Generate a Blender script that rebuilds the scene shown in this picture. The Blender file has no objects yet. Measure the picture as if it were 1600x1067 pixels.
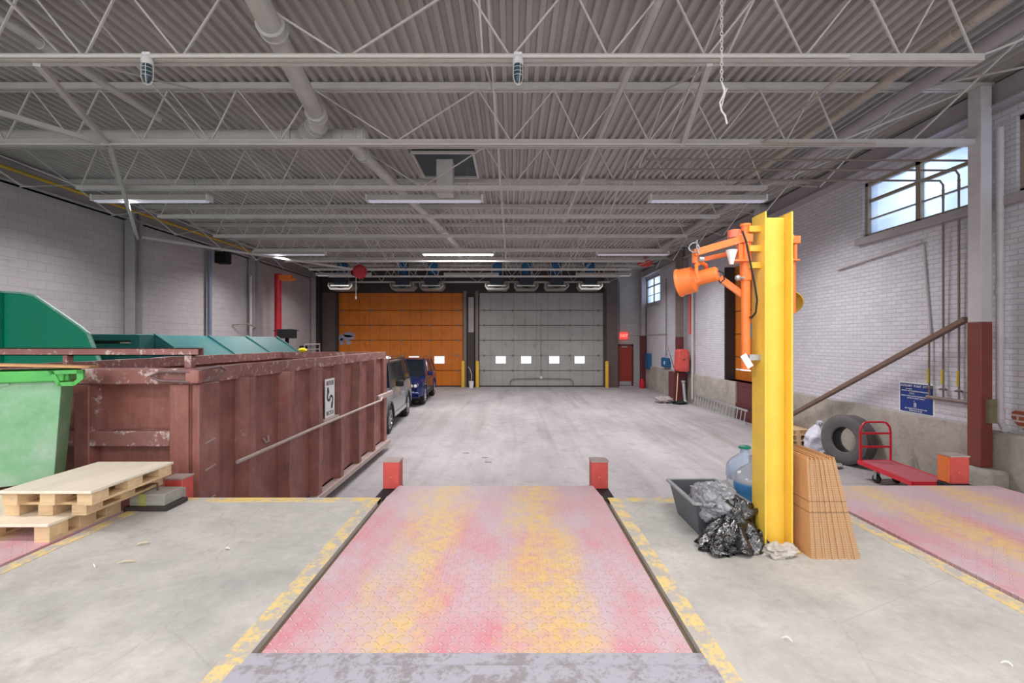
import bpy, bmesh, math, random
from mathutils import Vector, Matrix, noise
random.seed(7)
C = bpy.context.scene.collection
PI = math.pi
F = 735.0; CZ = 2.45
DOCK = 1.15; XR = 7.1; XL = -10.5; YB = 25.2; ZDECK = 6.2

# ------------------------------------------------------------------ helpers
def rgb(r, g, b):
    f = lambda c: ((c/255.0+0.055)/1.055)**2.4 if c > 10 else c/255.0/12.92
    return (f(r), f(g), f(b), 1.0)

class NT:
    def __init__(s, name):
        s.m = bpy.data.materials.new(name); s.m.use_nodes = True
        s.t = s.m.node_tree; s.t.nodes.clear()
        s.out = s.n('ShaderNodeOutputMaterial'); s.b = s.n('ShaderNodeBsdfPrincipled')
        s.l(s.b.outputs[0], s.out.inputs[0])
        s.co = s.n('ShaderNodeTexCoord').outputs['Object']
    def n(s, k): return s.t.nodes.new(k)
    def l(s, a, b): s.t.links.new(a, b)
    def setv(s, sock, v):
        if hasattr(v, 'links') or hasattr(v, 'is_linked'): s.l(v, sock)
        else: sock.default_value = v
    def math(s, op, a, b=None, clamp=False):
        n = s.n('ShaderNodeMath'); n.operation = op; n.use_clamp = clamp
        s.setv(n.inputs[0], a)
        if b is not None: s.setv(n.inputs[1], b)
        return n.outputs[0]
    def mp(s, scale=(1,1,1), rot=(0,0,0), loc=(0,0,0), src=None):
        n = s.n('ShaderNodeMapping'); n.inputs['Scale'].default_value = scale
        n.inputs['Rotation'].default_value = rot; n.inputs['Location'].default_value = loc
        s.l(src or s.co, n.inputs[0]); return n.outputs[0]
    def noise(s, sc, det=4, rough=.6, v=None, dist=0):
        n = s.n('ShaderNodeTexNoise'); n.inputs['Scale'].default_value = sc
        n.inputs['Detail'].default_value = det; n.inputs['Roughness'].default_value = rough
        n.inputs['Distortion'].default_value = dist
        s.l(v or s.co, n.inputs['Vector']); return n.outputs[0]
    def ramp(s, f, stops):
        n = s.n('ShaderNodeValToRGB'); e = n.color_ramp.elements
        while len(e) < len(stops): e.new(.5)
        for i, (p, c) in enumerate(stops):
            e[i].position = p; e[i].color = c if isinstance(c, tuple) else (c, c, c, 1)
        s.l(f, n.inputs[0]); return n.outputs[0]
    def mix(s, f, a, b, mode='MIX'):
        n = s.n('ShaderNodeMix'); n.data_type = 'RGBA'; n.blend_type = mode
        s.setv(n.inputs[0], f); s.setv(n.inputs[6], a); s.setv(n.inputs[7], b)
        return n.outputs[2]
    def sep(s, v=None):
        n = s.n('ShaderNodeSeparateXYZ'); s.l(v or s.co, n.inputs[0]); return n.outputs
    def bump(s, h, strength=.3, dist=.01):
        n = s.n('ShaderNodeBump'); n.inputs['Strength'].default_value = strength
        n.inputs['Distance'].default_value = dist; s.l(h, n.inputs['Height'])
        s.l(n.outputs[0], s.b.inputs['Normal'])
    def base(s, v): s.setv(s.b.inputs['Base Color'], v)
    def rough(s, v): s.setv(s.b.inputs['Roughness'], v)
    def metal(s, v): s.setv(s.b.inputs['Metallic'], v)

MATS = {}
def paint(name, col, rough=.5, var=.12, wear=None, amt=.0, scale=6, metal=0, bump=.05, stretch=(1,1,1)):
    if name in MATS: return MATS[name]
    t = NT(name); v = t.mp(stretch)
    n1 = t.noise(scale, 5, .65, v)
    d = tuple(c*(1-var) for c in col[:3])+(1,); l = tuple(min(1, c*(1+var)) for c in col[:3])+(1,)
    c = t.ramp(n1, [(.3, d), (.7, l)])
    if wear:
        n2 = t.noise(scale*2.7, 8, .75, v)
        m = t.ramp(n2, [(.72-amt*.5, 0.), (.78-amt*.5, 1.)])
        c = t.mix(m, c, wear)
    t.base(c); t.rough(rough); t.metal(metal)
    if bump: t.bump(t.noise(scale*6, 4), bump, .01)
    MATS[name] = t.m; return t.m
def flat(name, col, rough=.5, metal=0):
    return paint(name, col, rough, .05, metal=metal, bump=0)
def emis(name, col, st):
    t = NT(name); t.base(col); t.b.inputs['Emission Color'].default_value = col
    t.b.inputs['Emission Strength'].default_value = st; return t.m

class MB:
    """collects shapes, links them as ONE mesh object"""
    def __init__(s, M=None): s.v = []; s.f = []; s.mi = []; s.M = M or Matrix(); s.cur = 0; s.uv = None
    def add(s, vs, fs):
        o = len(s.v); s.v += [s.M @ Vector(p) for p in vs]
        for f in fs: s.f.append([o+i for i in f]); s.mi.append(s.cur)
        return s
    def box(s, x0, x1, y0, y1, z0, z1, M=None):
        vs = [Vector((x, y, z)) for x in (x0, x1) for y in (y0, y1) for z in (z0, z1)]
        if M: vs = [M @ v for v in vs]
        return s.add(vs, [(0,1,3,2),(4,6,7,5),(0,4,5,1),(2,3,7,6),(0,2,6,4),(1,5,7,3)])
    def bar(s, p, q, w, h=None, up=(0,0,1)):
        p, q = Vector(p), Vector(q); h = h or w; d = (q-p); L = d.length; d.normalize()
        u = Vector(up)
        if abs(d.dot(u)) > .98: u = Vector((1,0,0))
        a = d.cross(u).normalized(); b = a.cross(d).normalized()
        vs = [p+d*t*L+a*i*w/2+b*j*h/2 for t in (0,1) for i, j in ((-1,-1),(1,-1),(1,1),(-1,1))]
        return s.add(vs, [(3,2,1,0),(4,5,6,7),(0,1,5,4),(1,2,6,5),(2,3,7,6),(3,0,4,7)])
    def cyl(s, p, q, r, r2=None, n=14, caps=True):
        p, q = Vector(p), Vector(q); r2 = r if r2 is None else r2; d = (q-p).normalized()
        u = Vector((0,0,1)) if abs(d.z) < .95 else Vector((1,0,0))
        a = d.cross(u).normalized(); b = d.cross(a).normalized()
        vs = [p+(a*math.cos(2*PI*i/n)+b*math.sin(2*PI*i/n))*r for i in range(n)] + \
             [q+(a*math.cos(2*PI*i/n)+b*math.sin(2*PI*i/n))*r2 for i in range(n)]
        fs = [(i, (i+1) % n, n+(i+1) % n, n+i) for i in range(n)]
        if caps: fs += [tuple(range(n))[::-1], tuple(range(n, 2*n))]
        return s.add(vs, fs)
    def tube(s, pts, r, n=8, closed=False):
        pts = [Vector(p) for p in pts]; N = len(pts); vs = []; fs = []; pa = None
        for i, p in enumerate(pts):
            d = (pts[(i+1) % N]-pts[i-1]) if closed else (pts[min(i+1, N-1)]-pts[max(i-1, 0)])
            d.normalize()
            if pa is None:
                u = Vector((0,0,1)) if abs(d.z) < .9 else Vector((1,0,0)); a = d.cross(u).normalized()
            else: a = (pa-d*pa.dot(d)).normalized()
            pa = a; b = d.cross(a)
            vs += [p+(a*math.cos(2*PI*k/n)+b*math.sin(2*PI*k/n))*r for k in range(n)]
        for i in range(N if closed else N-1):
            j = (i+1) % N
            fs += [(i*n+k, i*n+(k+1) % n, j*n+(k+1) % n, j*n+k) for k in range(n)]
        if not closed: fs += [tuple(range(n))[::-1], tuple(range((N-1)*n, N*n))]
        return s.add(vs, fs)
    def lathe(s, prof, o=(0,0,0), ax=(0,0,1), n=20):
        """prof: list of (radius, distance along axis)"""
        o = Vector(o); d = Vector(ax).normalized()
        u = Vector((0,0,1)) if abs(d.z) < .95 else Vector((1,0,0))
        a = d.cross(u).normalized(); b = d.cross(a).normalized(); vs = []; fs = []
        for r, h in prof:
            vs += [o+d*h+(a*math.cos(2*PI*k/n)+b*math.sin(2*PI*k/n))*max(r, 1e-4) for k in range(n)]
        for i in range(len(prof)-1):
            fs += [(i*n+k, i*n+(k+1) % n, (i+1)*n+(k+1) % n, (i+1)*n+k) for k in range(n)]
        return s.add(vs, fs)
    def prism(s, poly, a0, a1, axis='y'):
        """poly of 2-D points; axis y: (x,z), x: (y,z), z: (x,y)"""
        mk = {'y': lambda p, t: (p[0], t, p[1]), 'x': lambda p, t: (t, p[0], p[1]), 'z': lambda p, t: (p[0], p[1], t)}[axis]
        n = len(poly); vs = [mk(p, a0) for p in poly]+[mk(p, a1) for p in poly]
        return s.add(vs, [tuple(range(n))[::-1], tuple(range(n, 2*n))]+[(i, (i+1) % n, n+(i+1) % n, n+i) for i in range(n)])
    def grid(s, fn, nu, nv, flip=False):
        vs = [fn(i/nu, j/nv) for i in range(nu+1) for j in range(nv+1)]
        fs = []
        for i in range(nu):
            for j in range(nv):
                q = (i*(nv+1)+j, (i+1)*(nv+1)+j, (i+1)*(nv+1)+j+1, i*(nv+1)+j+1)
                fs.append(q[::-1] if flip else q)
        return s.add(vs, fs)
    def build(s, name, mat, parent=None, origin=None, smooth=35, bevel=0, fix=True, **kw):
        if parent is not None: o = ORI[parent.name]
        elif origin is not None: o = Vector(origin)
        else:
            xs = [v.x for v in s.v]; ys = [v.y for v in s.v]
            o = Vector(((min(xs)+max(xs))/2, (min(ys)+max(ys))/2, min(v.z for v in s.v)))
        me = bpy.data.meshes.new(name)
        me.from_pydata([tuple(v-o) for v in s.v], [], s.f)
        if fix:
            bm = bmesh.new(); bm.from_mesh(me)
            bmesh.ops.recalc_face_normals(bm, faces=bm.faces); bm.to_mesh(me); bm.free()
        for m in (mat if isinstance(mat, (list, tuple)) else [mat]): me.materials.append(m)
        for p, i in zip(me.polygons, s.mi): p.material_index = i
        if smooth:
            for p in me.polygons: p.use_smooth = True
            me.set_sharp_from_angle(angle=math.radians(smooth))
        ob = bpy.data.objects.new(name, me); C.objects.link(ob)
        if parent is not None: ob.parent = parent
        else: ob.location = o
        ORI[ob.name] = o
        if bevel:
            b = ob.modifiers.new('bevel', 'BEVEL'); b.width = bevel; b.segments = 2; b.limit_method = 'ANGLE'
        for k, v in kw.items(): ob[k] = v
        return ob
ORI = {}
def thing(name, label, cat, loc, group=None):
    o = bpy.data.objects.new(name, None); C.objects.link(o); o.location = loc
    o.empty_display_size = .1; ORI[o.name] = Vector(loc)
    o['label'] = label; o['category'] = cat
    if group: o['group'] = group
    return o
def dup(root, loc, label, group=None, rz=0):
    r = root.copy(); C.objects.link(r); r.location = loc; r.rotation_euler.z += rz; r['label'] = label
    ORI[r.name] = Vector(loc)
    if group: r['group'] = group
    for ch in list(root.children):
        c = ch.copy(); C.objects.link(c); c.parent = r
        for g in list(ch.children):
            d = g.copy(); C.objects.link(d); d.parent = c
    return r
def px(x, y, Y):
    """world X,Z of a pixel at depth Y"""
    return (x-800)*Y/F, CZ+(534.5-y)*Y/F
def text(body, size, M, parent, mat, ext=.0015, name='lettering', align='CENTER', sx=1.0):
    cu = bpy.data.curves.new('t', 'FONT'); cu.body = body; cu.size = size; cu.extrude = ext
    cu.align_x = align; cu.align_y = 'CENTER'; cu.resolution_u = 3
    to = bpy.data.objects.new('t', cu); C.objects.link(to)
    dg = bpy.context.evaluated_depsgraph_get(); dg.update()
    me = bpy.data.meshes.new_from_object(to.evaluated_get(dg))
    bpy.data.objects.remove(to); me.name = name
    me.transform(Matrix.Translation(-ORI[parent.name]) @ M @ Matrix.Diagonal((sx, 1, 1, 1)))
    me.materials.clear(); me.materials.append(mat)
    o = bpy.data.objects.new(name, me); C.objects.link(o); o.parent = parent; ORI[o.name] = ORI[parent.name]
    return o
def frame(o, x, y):
    x = Vector(x); y = Vector(y); z = x.cross(y)
    return Matrix.Translation(o) @ Matrix((x, y, z)).transposed().to_4x4()

# ------------------------------------------------------------------ materials
def concrete(name, c1, c2, stain, sc=1.0, streak=None, bump=.15, rough=.75):
    t = NT(name)
    v = t.mp((1, .35, 1)) if streak else t.co
    a = t.noise(1.1*sc, 8, .62, v); b = t.noise(14*sc, 6, .7); c3 = t.noise(3.2*sc, 7, .7, t.mp(loc=(7, 3, 1)))
    c = t.mix(t.ramp(a, [(.32, 0.), (.68, 1.)]), c1, c2)
    c = t.mix(t.math('MULTIPLY', t.ramp(c3, [(.52, 0.), (.75, 1.)]), .55), c, stain)
    c = t.mix(.35, c, t.ramp(b, [(.3, .55), (.7, 1.)]), 'MULTIPLY')
    if streak:
        w = t.noise(2.4, 4, .55, t.mp((1, .05, 1)))
        c = t.mix(t.math('MULTIPLY', t.ramp(w, [(.5, 0.), (.72, 1.)]), streak), c, stain)
    # hairline marks
    vo = t.n('ShaderNodeTexVoronoi'); vo.feature = 'DISTANCE_TO_EDGE'; vo.inputs['Scale'].default_value = .45*sc
    t.l(t.mix(.12, t.co, t.noise(3, 5, .7)), vo.inputs['Vector'])
    c = t.mix(t.math('MULTIPLY', t.ramp(vo.outputs[0], [(0, 1.), (.004, 0.)]), .35), c, stain)
    t.base(c); t.rough(rough)
    t.bump(t.math('ADD', b, t.math('MULTIPLY', a, .6)), bump, .01)
    return t.m
M_yard = concrete('yard_concrete', rgb(160,155,157), rgb(188,183,184), rgb(130,122,120), 1, .55, .2, .62)
M_dock = concrete('dock_concrete', rgb(180,178,174), rgb(214,211,205), rgb(158,152,144), 1.7, None, .2, .7)
M_plinth = concrete('plinth_concrete', rgb(158,152,144), rgb(190,182,172), rgb(116,104,88), 1.2, None, .6, .9)

def brickmat(name, plane, bw, bh, c1, c2, mortar, msize=.02, bump=.5, patch=False):
    t = NT(name); s = t.sep(); cm = t.n('ShaderNodeCombineXYZ')
    t.l(s[1 if plane == 'x' else 0], cm.inputs[0]); t.l(s[2], cm.inputs[1])
    def br(a, b, m, mo):
        n = t.n('ShaderNodeTexBrick'); n.inputs['Scale'].default_value = 1
        n.inputs['Brick Width'].default_value = bw; n.inputs['Row Height'].default_value = bh
        n.inputs['Mortar Size'].default_value = msize*bh*2; n.inputs['Mortar Smooth'].default_value = .3
        n.inputs['Color1'].default_value = a; n.inputs['Color2'].default_value = b; n.inputs['Mortar'].default_value = m
        t.l(cm.outputs[0], n.inputs['Vector']); return n
    n = br(c1, c2, mortar, 0); c = n.outputs[0]
    dirt = t.noise(.8, 8, .65); c = t.mix(t.math('MULTIPLY', t.ramp(dirt, [(.35, 0.), (.75, 1.)]), .35), c, tuple(x*.62 for x in c1[:3])+(1,))
    sp = t.noise(9, 6, .8); c = t.mix(t.math('MULTIPLY', t.ramp(sp, [(.68, 0.), (.73, 1.)]), .6), c, rgb(118,104,100))
    # soot marks run along the courses
    st = t.noise(5, 5, .7, t.mp((1, .25, 3))); c = t.mix(t.math('MULTIPLY', t.ramp(st, [(.55, 0.), (.7, 1.)]), .25), c, rgb(120,112,112))
    t.base(c); t.rough(.8)
    t.bump(t.math('ADD', t.math('MULTIPLY', n.outputs[1], -1.0), t.math('MULTIPLY', dirt, .4)), bump, .008)
    return t.m
M_brick = brickmat('white_painted_brick', 'x', .22, .078, rgb(212,209,216), rgb(202,199,206), rgb(176,172,180), .05, .3)
M_brickb = brickmat('white_painted_brick_end', 'y', .22, .078, rgb(190,186,186), rgb(176,172,172), rgb(158,154,154), .05, .3)
M_block = brickmat('grey_painted_block', 'x', .4, .2, rgb(188,180,181), rgb(182,174,176), rgb(166,158,160), .02, .2)
M_redbrick = brickmat('bare_red_brick', 'x', .22, .078, rgb(176,92,66), rgb(160,80,56), rgb(205,190,180), .1)

M_deck = paint('grey_painted_deck', rgb(180,175,171), .6, .12, rgb(140,128,122), .1, 1.5, bump=.05, stretch=(1,.3,1))
M_joist = paint('pale_grey_steel_paint', rgb(200,196,192), .5, .08, rgb(140,128,120), .1, 3)
M_pipe = paint('off_white_pipe_paint', rgb(196,194,190), .45, .08, rgb(160,150,140), .1, 4)
M_conduit = paint('light_conduit_paint', rgb(214,210,204), .45, .06, None, 0, 4)
M_oldpipe = paint('stained_pipe_paint', rgb(176,164,152), .55, .15, rgb(120,98,76), .25, 5)
M_thin = paint('brown_grey_pipe', rgb(128,114,106), .5, .12, None, 0, 6)
M_beam = paint('grey_beam_paint', rgb(165,158,160), .6, .1, rgb(120,110,108), .12, 2)
M_dark = paint('dark_steel_and_header_shade', rgb(58,50,50), .6, .2, None, 0, 2)
M_black = paint('black_rubber', rgb(30,30,34), .7, .2)
M_gap = flat('black_gap', rgb(14,14,16), .9)
M_brownpanel = paint('brown_column_cladding', rgb(96,82,78), .6, .12, None, 0, 3)
M_maroon = paint('maroon_paint', rgb(122,58,48), .45, .12, rgb(96,52,46), .15, 3)
M_maroon2 = paint('dark_maroon_paint', rgb(98,44,46), .5, .12, rgb(70,40,40), .15, 3)
M_colwhite = paint('white_column_paint', rgb(196,190,192), .55, .08, rgb(130,122,122), .12, 3)
M_yel = paint('yellow_post_paint', rgb(242,202,78), .38, .1, rgb(214,166,70), .08, 4)
M_yel2 = paint('yellow_bollard_paint', rgb(226,178,60), .5, .1, rgb(160,120,60), .1, 5)
M_orange = paint('orange_enamel', rgb(246,128,60), .38, .08, rgb(236,180,160), .22, 9)
M_orangedoor = None
M_red = paint('red_enamel', rgb(206,30,50), .35, .08, None, 0, 5)
M_redfad = paint('faded_red_paint', rgb(208,84,78), .55, .12, rgb(214,160,100), .22, 14)
M_steel = paint('galvanised_steel', rgb(176,178,182), .4, .1, None, 0, 10, metal=.6)
M_alu = flat('aluminium', rgb(196,198,202), .35, .7)
M_white = flat('white_plastic', rgb(232,232,232), .5)
M_wood = paint('raw_pine', rgb(222,192,152), .7, .14, rgb(190,150,104), .25, 3, bump=.2, stretch=(1,6,6))
M_ply = paint('plywood_sheet', rgb(236,225,206), .7, .08, rgb(190,168,140), .14, 3, bump=.15, stretch=(5,.8,1))
M_greywood = paint('weathered_grey_wood', rgb(160,158,150), .8, .15, rgb(110,104,96), .2, 5, bump=.3, stretch=(.6,5,5))
M_blue = paint('blue_machine_paint', rgb(26,92,140), .4, .15, None, 0, 5)
M_bluebox = paint('blue_panel_paint', rgb(30,96,140), .5, .1, None, 0, 5)
M_emer = paint('emerald_steel_paint', rgb(0,142,110), .38, .06, rgb(90,150,130), .06, 1.6)
M_teal = paint('teal_steel_paint', rgb(44,108,108), .5, .14, rgb(110,124,100), .25, 1.8)
M_lamp = emis('lit_tube', (1, .97, 1, 1), 30)
M_tube = emis('unlit_tube_glow', rgb(206,206,220), .28)  # faint glow given to the unlit tubes so they look pale

# container paint: brown with vertical scratches and rub marks
t = NT('container_brown_paint')
a = t.noise(2.2, 8, .65); vv = t.noise(16, 5, .7, t.mp((1, 1, .07))); p = t.noise(5, 8, .75, t.mp(loc=(3, 1, 2)))
c = t.ramp(a, [(.3, rgb(112,70,64)), (.55, rgb(148,94,84)), (.75, rgb(170,122,114))])
c = t.mix(t.math('MULTIPLY', t.ramp(vv, [(.52, 0.), (.7, 1.)]), .5), c, rgb(168,124,116))
c = t.mix(t.math('MULTIPLY', t.ramp(p, [(.62, 0.), (.70, 1.)]), .7), c, rgb(172,150,148))
c = t.mix(t.math('MULTIPLY', t.ramp(t.noise(3.1, 6, .7, t.mp(loc=(9, 4, 6))), [(.6, 0.), (.72, 1.)]), .6), c, rgb(150,62,48))
t.base(c); t.rough(.5); t.bump(t.math('ADD', t.noise(5, 5, .6), t.math('MULTIPLY', vv, .3)), .35, .03); M_cont = t.m
M_contrail = paint('scraped_container_rail', rgb(142,96,90), .55, .15, rgb(196,178,172), .35, 4)
M_rub = paint('rubbed_rail', rgb(176,158,152), .5, .12, rgb(120,76,68), .2, 5)
# pale green bin plastic
t = NT('pale_green_plastic')
a = t.noise(2.2, 7, .7)
c = t.ramp(a, [(.3, rgb(100,168,110)), (.5, rgb(134,184,144)), (.68, rgb(172,196,178))])
c = t.mix(t.math('MULTIPLY', t.ramp(t.noise(20, 5, .8), [(.66, 0.), (.7, 1.)]), .5), c, rgb(90,120,96))
t.base(c); t.rough(.5); t.bump(t.noise(6, 4), .1, .02); M_bin = t.m
M_binrim = paint('bright_green_plastic', rgb(84,180,88), .45, .1, None, 0, 6)

# worn paint stripe over concrete
def stripe(name, col, under, amt=.5, sc=5):
    t = NT(name); n = t.noise(sc, 8, .72); n2 = t.noise(sc*5, 5, .7)
    m = t.ramp(t.math('ADD', t.math('MULTIPLY', n, .7), t.math('MULTIPLY', n2, .3)), [(amt-.04, 0.), (amt+.04, 1.)])
    c = t.mix(m, col, under); t.base(c); t.rough(.7); t.bump(n2, .3, .005); return t.m
M_ystripe = stripe('worn_yellow_stripe', rgb(236,206,120), rgb(198,192,182), .52)
M_ystripe2 = stripe('very_worn_yellow_stripe', rgb(232,206,138), rgb(188,182,178), .5, 9)
M_frame = stripe('worn_grey_steel_sill', rgb(176,175,186), rgb(150,143,146), .52, 9)
M_slot = paint('dirty_pit_lip', rgb(120,106,84), .8, .2)

# tread plate, worn red and yellow paint on raised bars
def treadplate(name, seed):
    t = NT(name); s = t.sep(); p = 22.0
    u = t.math('MULTIPLY', s[0], p); v = t.math('MULTIPLY', s[1], p)
    fx = t.math('SUBTRACT', t.math('FRACT', u), .5); fy = t.math('SUBTRACT', t.math('FRACT', v), .5)
    par = t.math('MODULO', t.math('ADD', t.math('FLOOR', u), t.math('ADD', t.math('FLOOR', v), 1000.)), 2.)
    sg = t.math('SUBTRACT', t.math('MULTIPLY', par, 2.), 1.)
    sy = t.math('MULTIPLY', sg, fy)
    al = t.math('ADD', fx, sy); ac = t.math('SUBTRACT', fx, sy)
    d = t.math('ADD', t.math('POWER', t.math('DIVIDE', t.math('ABSOLUTE', al), .62), 2.), t.math('POWER', t.math('DIVIDE', t.math('ABSOLUTE', ac), .2), 2.))
    bar = t.ramp(d, [(.45, 1.), (1., 0.)])
    n = t.noise(3.2, 9, .72, t.mp((1, .5, 1), loc=(seed, seed*2, 0))); n2 = t.noise(2.6, 9, .72, t.mp((1, .45, 1), loc=(seed+5, 2, 0))); n3 = t.noise(40, 5, .75)
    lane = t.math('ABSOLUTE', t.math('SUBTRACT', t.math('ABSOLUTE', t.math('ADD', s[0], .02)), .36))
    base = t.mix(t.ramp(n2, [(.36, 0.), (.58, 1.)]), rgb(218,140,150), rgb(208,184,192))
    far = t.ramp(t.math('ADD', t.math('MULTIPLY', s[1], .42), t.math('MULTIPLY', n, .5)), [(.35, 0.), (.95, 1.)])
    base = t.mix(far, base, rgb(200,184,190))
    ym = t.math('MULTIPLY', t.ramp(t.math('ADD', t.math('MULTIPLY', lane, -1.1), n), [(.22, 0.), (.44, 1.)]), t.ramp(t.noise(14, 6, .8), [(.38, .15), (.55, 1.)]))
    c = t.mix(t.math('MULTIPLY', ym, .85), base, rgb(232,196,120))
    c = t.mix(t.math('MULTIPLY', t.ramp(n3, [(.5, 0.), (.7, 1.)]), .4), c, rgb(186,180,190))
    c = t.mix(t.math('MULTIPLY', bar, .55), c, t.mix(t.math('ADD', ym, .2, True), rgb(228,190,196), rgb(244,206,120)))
    sh = t.ramp(d, [(.8, 0.), (1.1, 1.), (1.5, 0.)])  # dark rim round each raised bar, its shade put into the colour
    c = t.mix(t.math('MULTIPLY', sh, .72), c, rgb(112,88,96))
    t.base(c); t.rough(.55); t.bump(t.math('ADD', bar, t.math('MULTIPLY', n3, .1)), .8, .004); return t.m
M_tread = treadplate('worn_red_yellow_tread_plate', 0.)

# ------------------------------------------------------------------ room shell
S = dict(kind='structure')
MB().box(XL-.3, XR+.3, 3.85, YB+1.5, -.2, 0).build('floor', M_yard, origin=(0,0,0), **S)
dk = MB()
PITS = ((-4.80, -2.93), (-1.085, .79), (2.53, 4.40)); PY0 = 1.93; DY = 3.89
xs = [XL]+[v for p in PITS for v in p]+[XR]
for i in range(0, len(xs), 2): dk.box(xs[i], xs[i+1], PY0, DY, 0, DOCK)
dk.box(XL, XR, -3.5, PY0, 0, DOCK)
for a, b in PITS: dk.box(a, b, PY0, DY-.25, 0, .55)
dk.build('floor_dock', M_dock, origin=(0,0,0), smooth=0, **S)
# dock edge angles + painted borders
for a, b in PITS:
    MB().box(a, a+.035, PY0, DY, DOCK-.12, DOCK-.028).box(b-.03, b, PY0, DY, DOCK-.12, DOCK-.028).build('trim_pit_angle', M_slot, **S)
    MB().box(a-.10, a, PY0-.15, DY-.09, DOCK, DOCK+.003).box(b, b+.09, PY0-.15, DY-.09, DOCK, DOCK+.003).build('trim_yellow_border', M_ystripe2, **S)
    MB().box(a-.02, b+.02, PY0-.15, PY0-.05, DOCK, DOCK+.004).build('trim_rear_border', M_frame, **S)
    MB().box(a, b, PY0-.05, PY0+.02, DOCK-.02, DOCK+.006).build('trim_pit_sill', M_frame, **S)
for i in range(0, len(xs), 2):
    MB().box(xs[i], xs[i+1], DY-.09, DY+.004, DOCK-.1, DOCK+.003).build('trim_dock_nosing', M_ystripe, **S)
# corrugated roof deck
def deck():
    m = MB(); prof = []; x = XL-.2; p = .152; d = .055
    while x < XR+.2:
        prof += [(x, ZDECK+d), (x+.06, ZDECK+d), (x+.076, ZDECK), (x+.136, ZDECK)]; x += p
    n = len(prof); vs = [(a, -3.5, b) for a, b in prof]+[(a, YB+.6, b) for a, b in prof]
    m.add(vs, [(i, i+1, n+i+1, n+i) for i in range(n-1)])
    return m
deck().build('ceiling', M_deck, origin=(0,0,0), smooth=0, fix=False, **S)
MB().box(XL-.3, XR+.3, -3.5, YB+.6, ZDECK+.06, ZDECK+.2).build('ceiling_slab', M_gap, origin=(0,0,0), **S)
# left wall
MB().box(XL-.3, XL, -3.5, YB+.6, 0, 6.3).build('wall_left', M_block, origin=(0,0,0), **S)
MB().box(XL, XL+.14, -3.5, YB, 5.72, 6.19).box(XL, XL+.28, -3.5, YB, 5.72, 5.74).box(XL, XL+.28, -3.5, YB, 6.13, 6.17).build('trim_left_girder', M_beam, **S)
# right wall with window and doorway openings
W1 = (7.05, 9.52, 4.52, 5.62); W2 = (22.55, 25.0, 4.35, 5.7); W0 = (4.3, 6.62, 4.52, 5.62); DR = (12.4, 15.72, 1.17, 4.9)
def wall_right():
    m = MB(); ops = sorted([W0, W1, W2, DR]); y = -3.5
    for o in ops:
        m.box(XR, XR+.3, y, o[0], 0, 6.3); m.box(XR, XR+.3, o[0], o[1], 0, o[2]); m.box(XR, XR+.3, o[0], o[1], o[3], 6.3); y = o[1]
    m.box(XR, XR+.3, y, YB+.6, 0, 6.3); return m
wall_right().build('wall_right', M_brick, origin=(0,0,0), smooth=0, **S)
MB().box(XR-.07, XR, 7.0, DR[0]+.0, 0, 1.16).box(XR-.07, XR, DR[1]-.9, YB, 0, 1.16).build('baseboard_right', M_plinth, origin=(0,0,0), bevel=.012, **S)
MB().box(XR-.2, XR, 3.9, 7.0, 0, 1.16).box(XR-.5, XR-.19, 6.5, 7.12, 0, .635).box(XR-.75, XR-.19, 5.2, 6.52, 0, .38).build('baseboard_right_near', M_plinth, origin=(0,0,0), bevel=.05, **S)
MB().box(XR-.18, XR, -3.5, YB, 5.80, 6.13).box(XR-.26, XR, -3.5, YB, 5.78, 5.805).build('trim_right_girder', M_beam, **S)
MB().prism([(6.12,1.42),(6.2,1.30),(6.35,1.22),(6.5,1.20),(6.62,1.28),(6.68,1.36),(6.68,1.44),(6.6,1.49),(6.35,1.51),(6.18,1.49)], XR-.006, XR-.001, 'x').build('trim_bare_brick_patch', M_redbrick, origin=(0,0,0), smooth=0, **S)
# end wall: solid masonry right of the doors, header above coloured dark for its shadow
MB().box(5.55, XR, YB, YB+.3, 0, 6.3).build('wall_back', M_brickb, origin=(0,0,0), **S)
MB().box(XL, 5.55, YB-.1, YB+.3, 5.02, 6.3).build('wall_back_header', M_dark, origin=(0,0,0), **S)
MB().box(XL, -9.26, YB-.15, YB+.3, 0, 5.02).build('wall_back_left', M_brownpanel, origin=(0,0,0), **S)
MB().box(XL, -10.1, YB-.6, YB-.15, 0, 6.2).build('trim_left_corner_column', M_dark, **S)
MB().box(4.87, 5.58, YB-.45, YB+.3, 0, 6.2).build('wall_back_right_pier', M_brownpanel, origin=(0,0,0), **S)
MB().box(4.86, 4.97, YB-.5, YB-.44, 0, 5.2).build('trim_right_door_track', M_dark, **S)
MB().box(-9.34, -9.24, YB-.3, YB-.14, 0, 5.2).build('trim_left_door_track', M_dark, **S)
MB().box(-2.62, -1.74, YB-.06, YB+.3, 0, 5.02).build('wall_back_middle_pier', M_dark, origin=(0,0,0), **S)
MB().box(-2.58, -2.42, YB-.2, YB-.05, 0, 5.1).box(-1.95, -1.8, YB-.2, YB-.05, 0, 5.1).build('trim_middle_door_tracks', M_thin, **S)
mcol = MB().box(-2.3, -2.02, YB-.4, YB-.1, 2.9, 4.75).build('trim_middle_column_upper', M_beam, **S)
MB().box(-2.32, -2.0, YB-.42, YB-.1, 0, 2.9).build('trim_middle_column_lower', M_dark, **S)
# raised pedestals at right columns are in baseboard meshes

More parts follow.
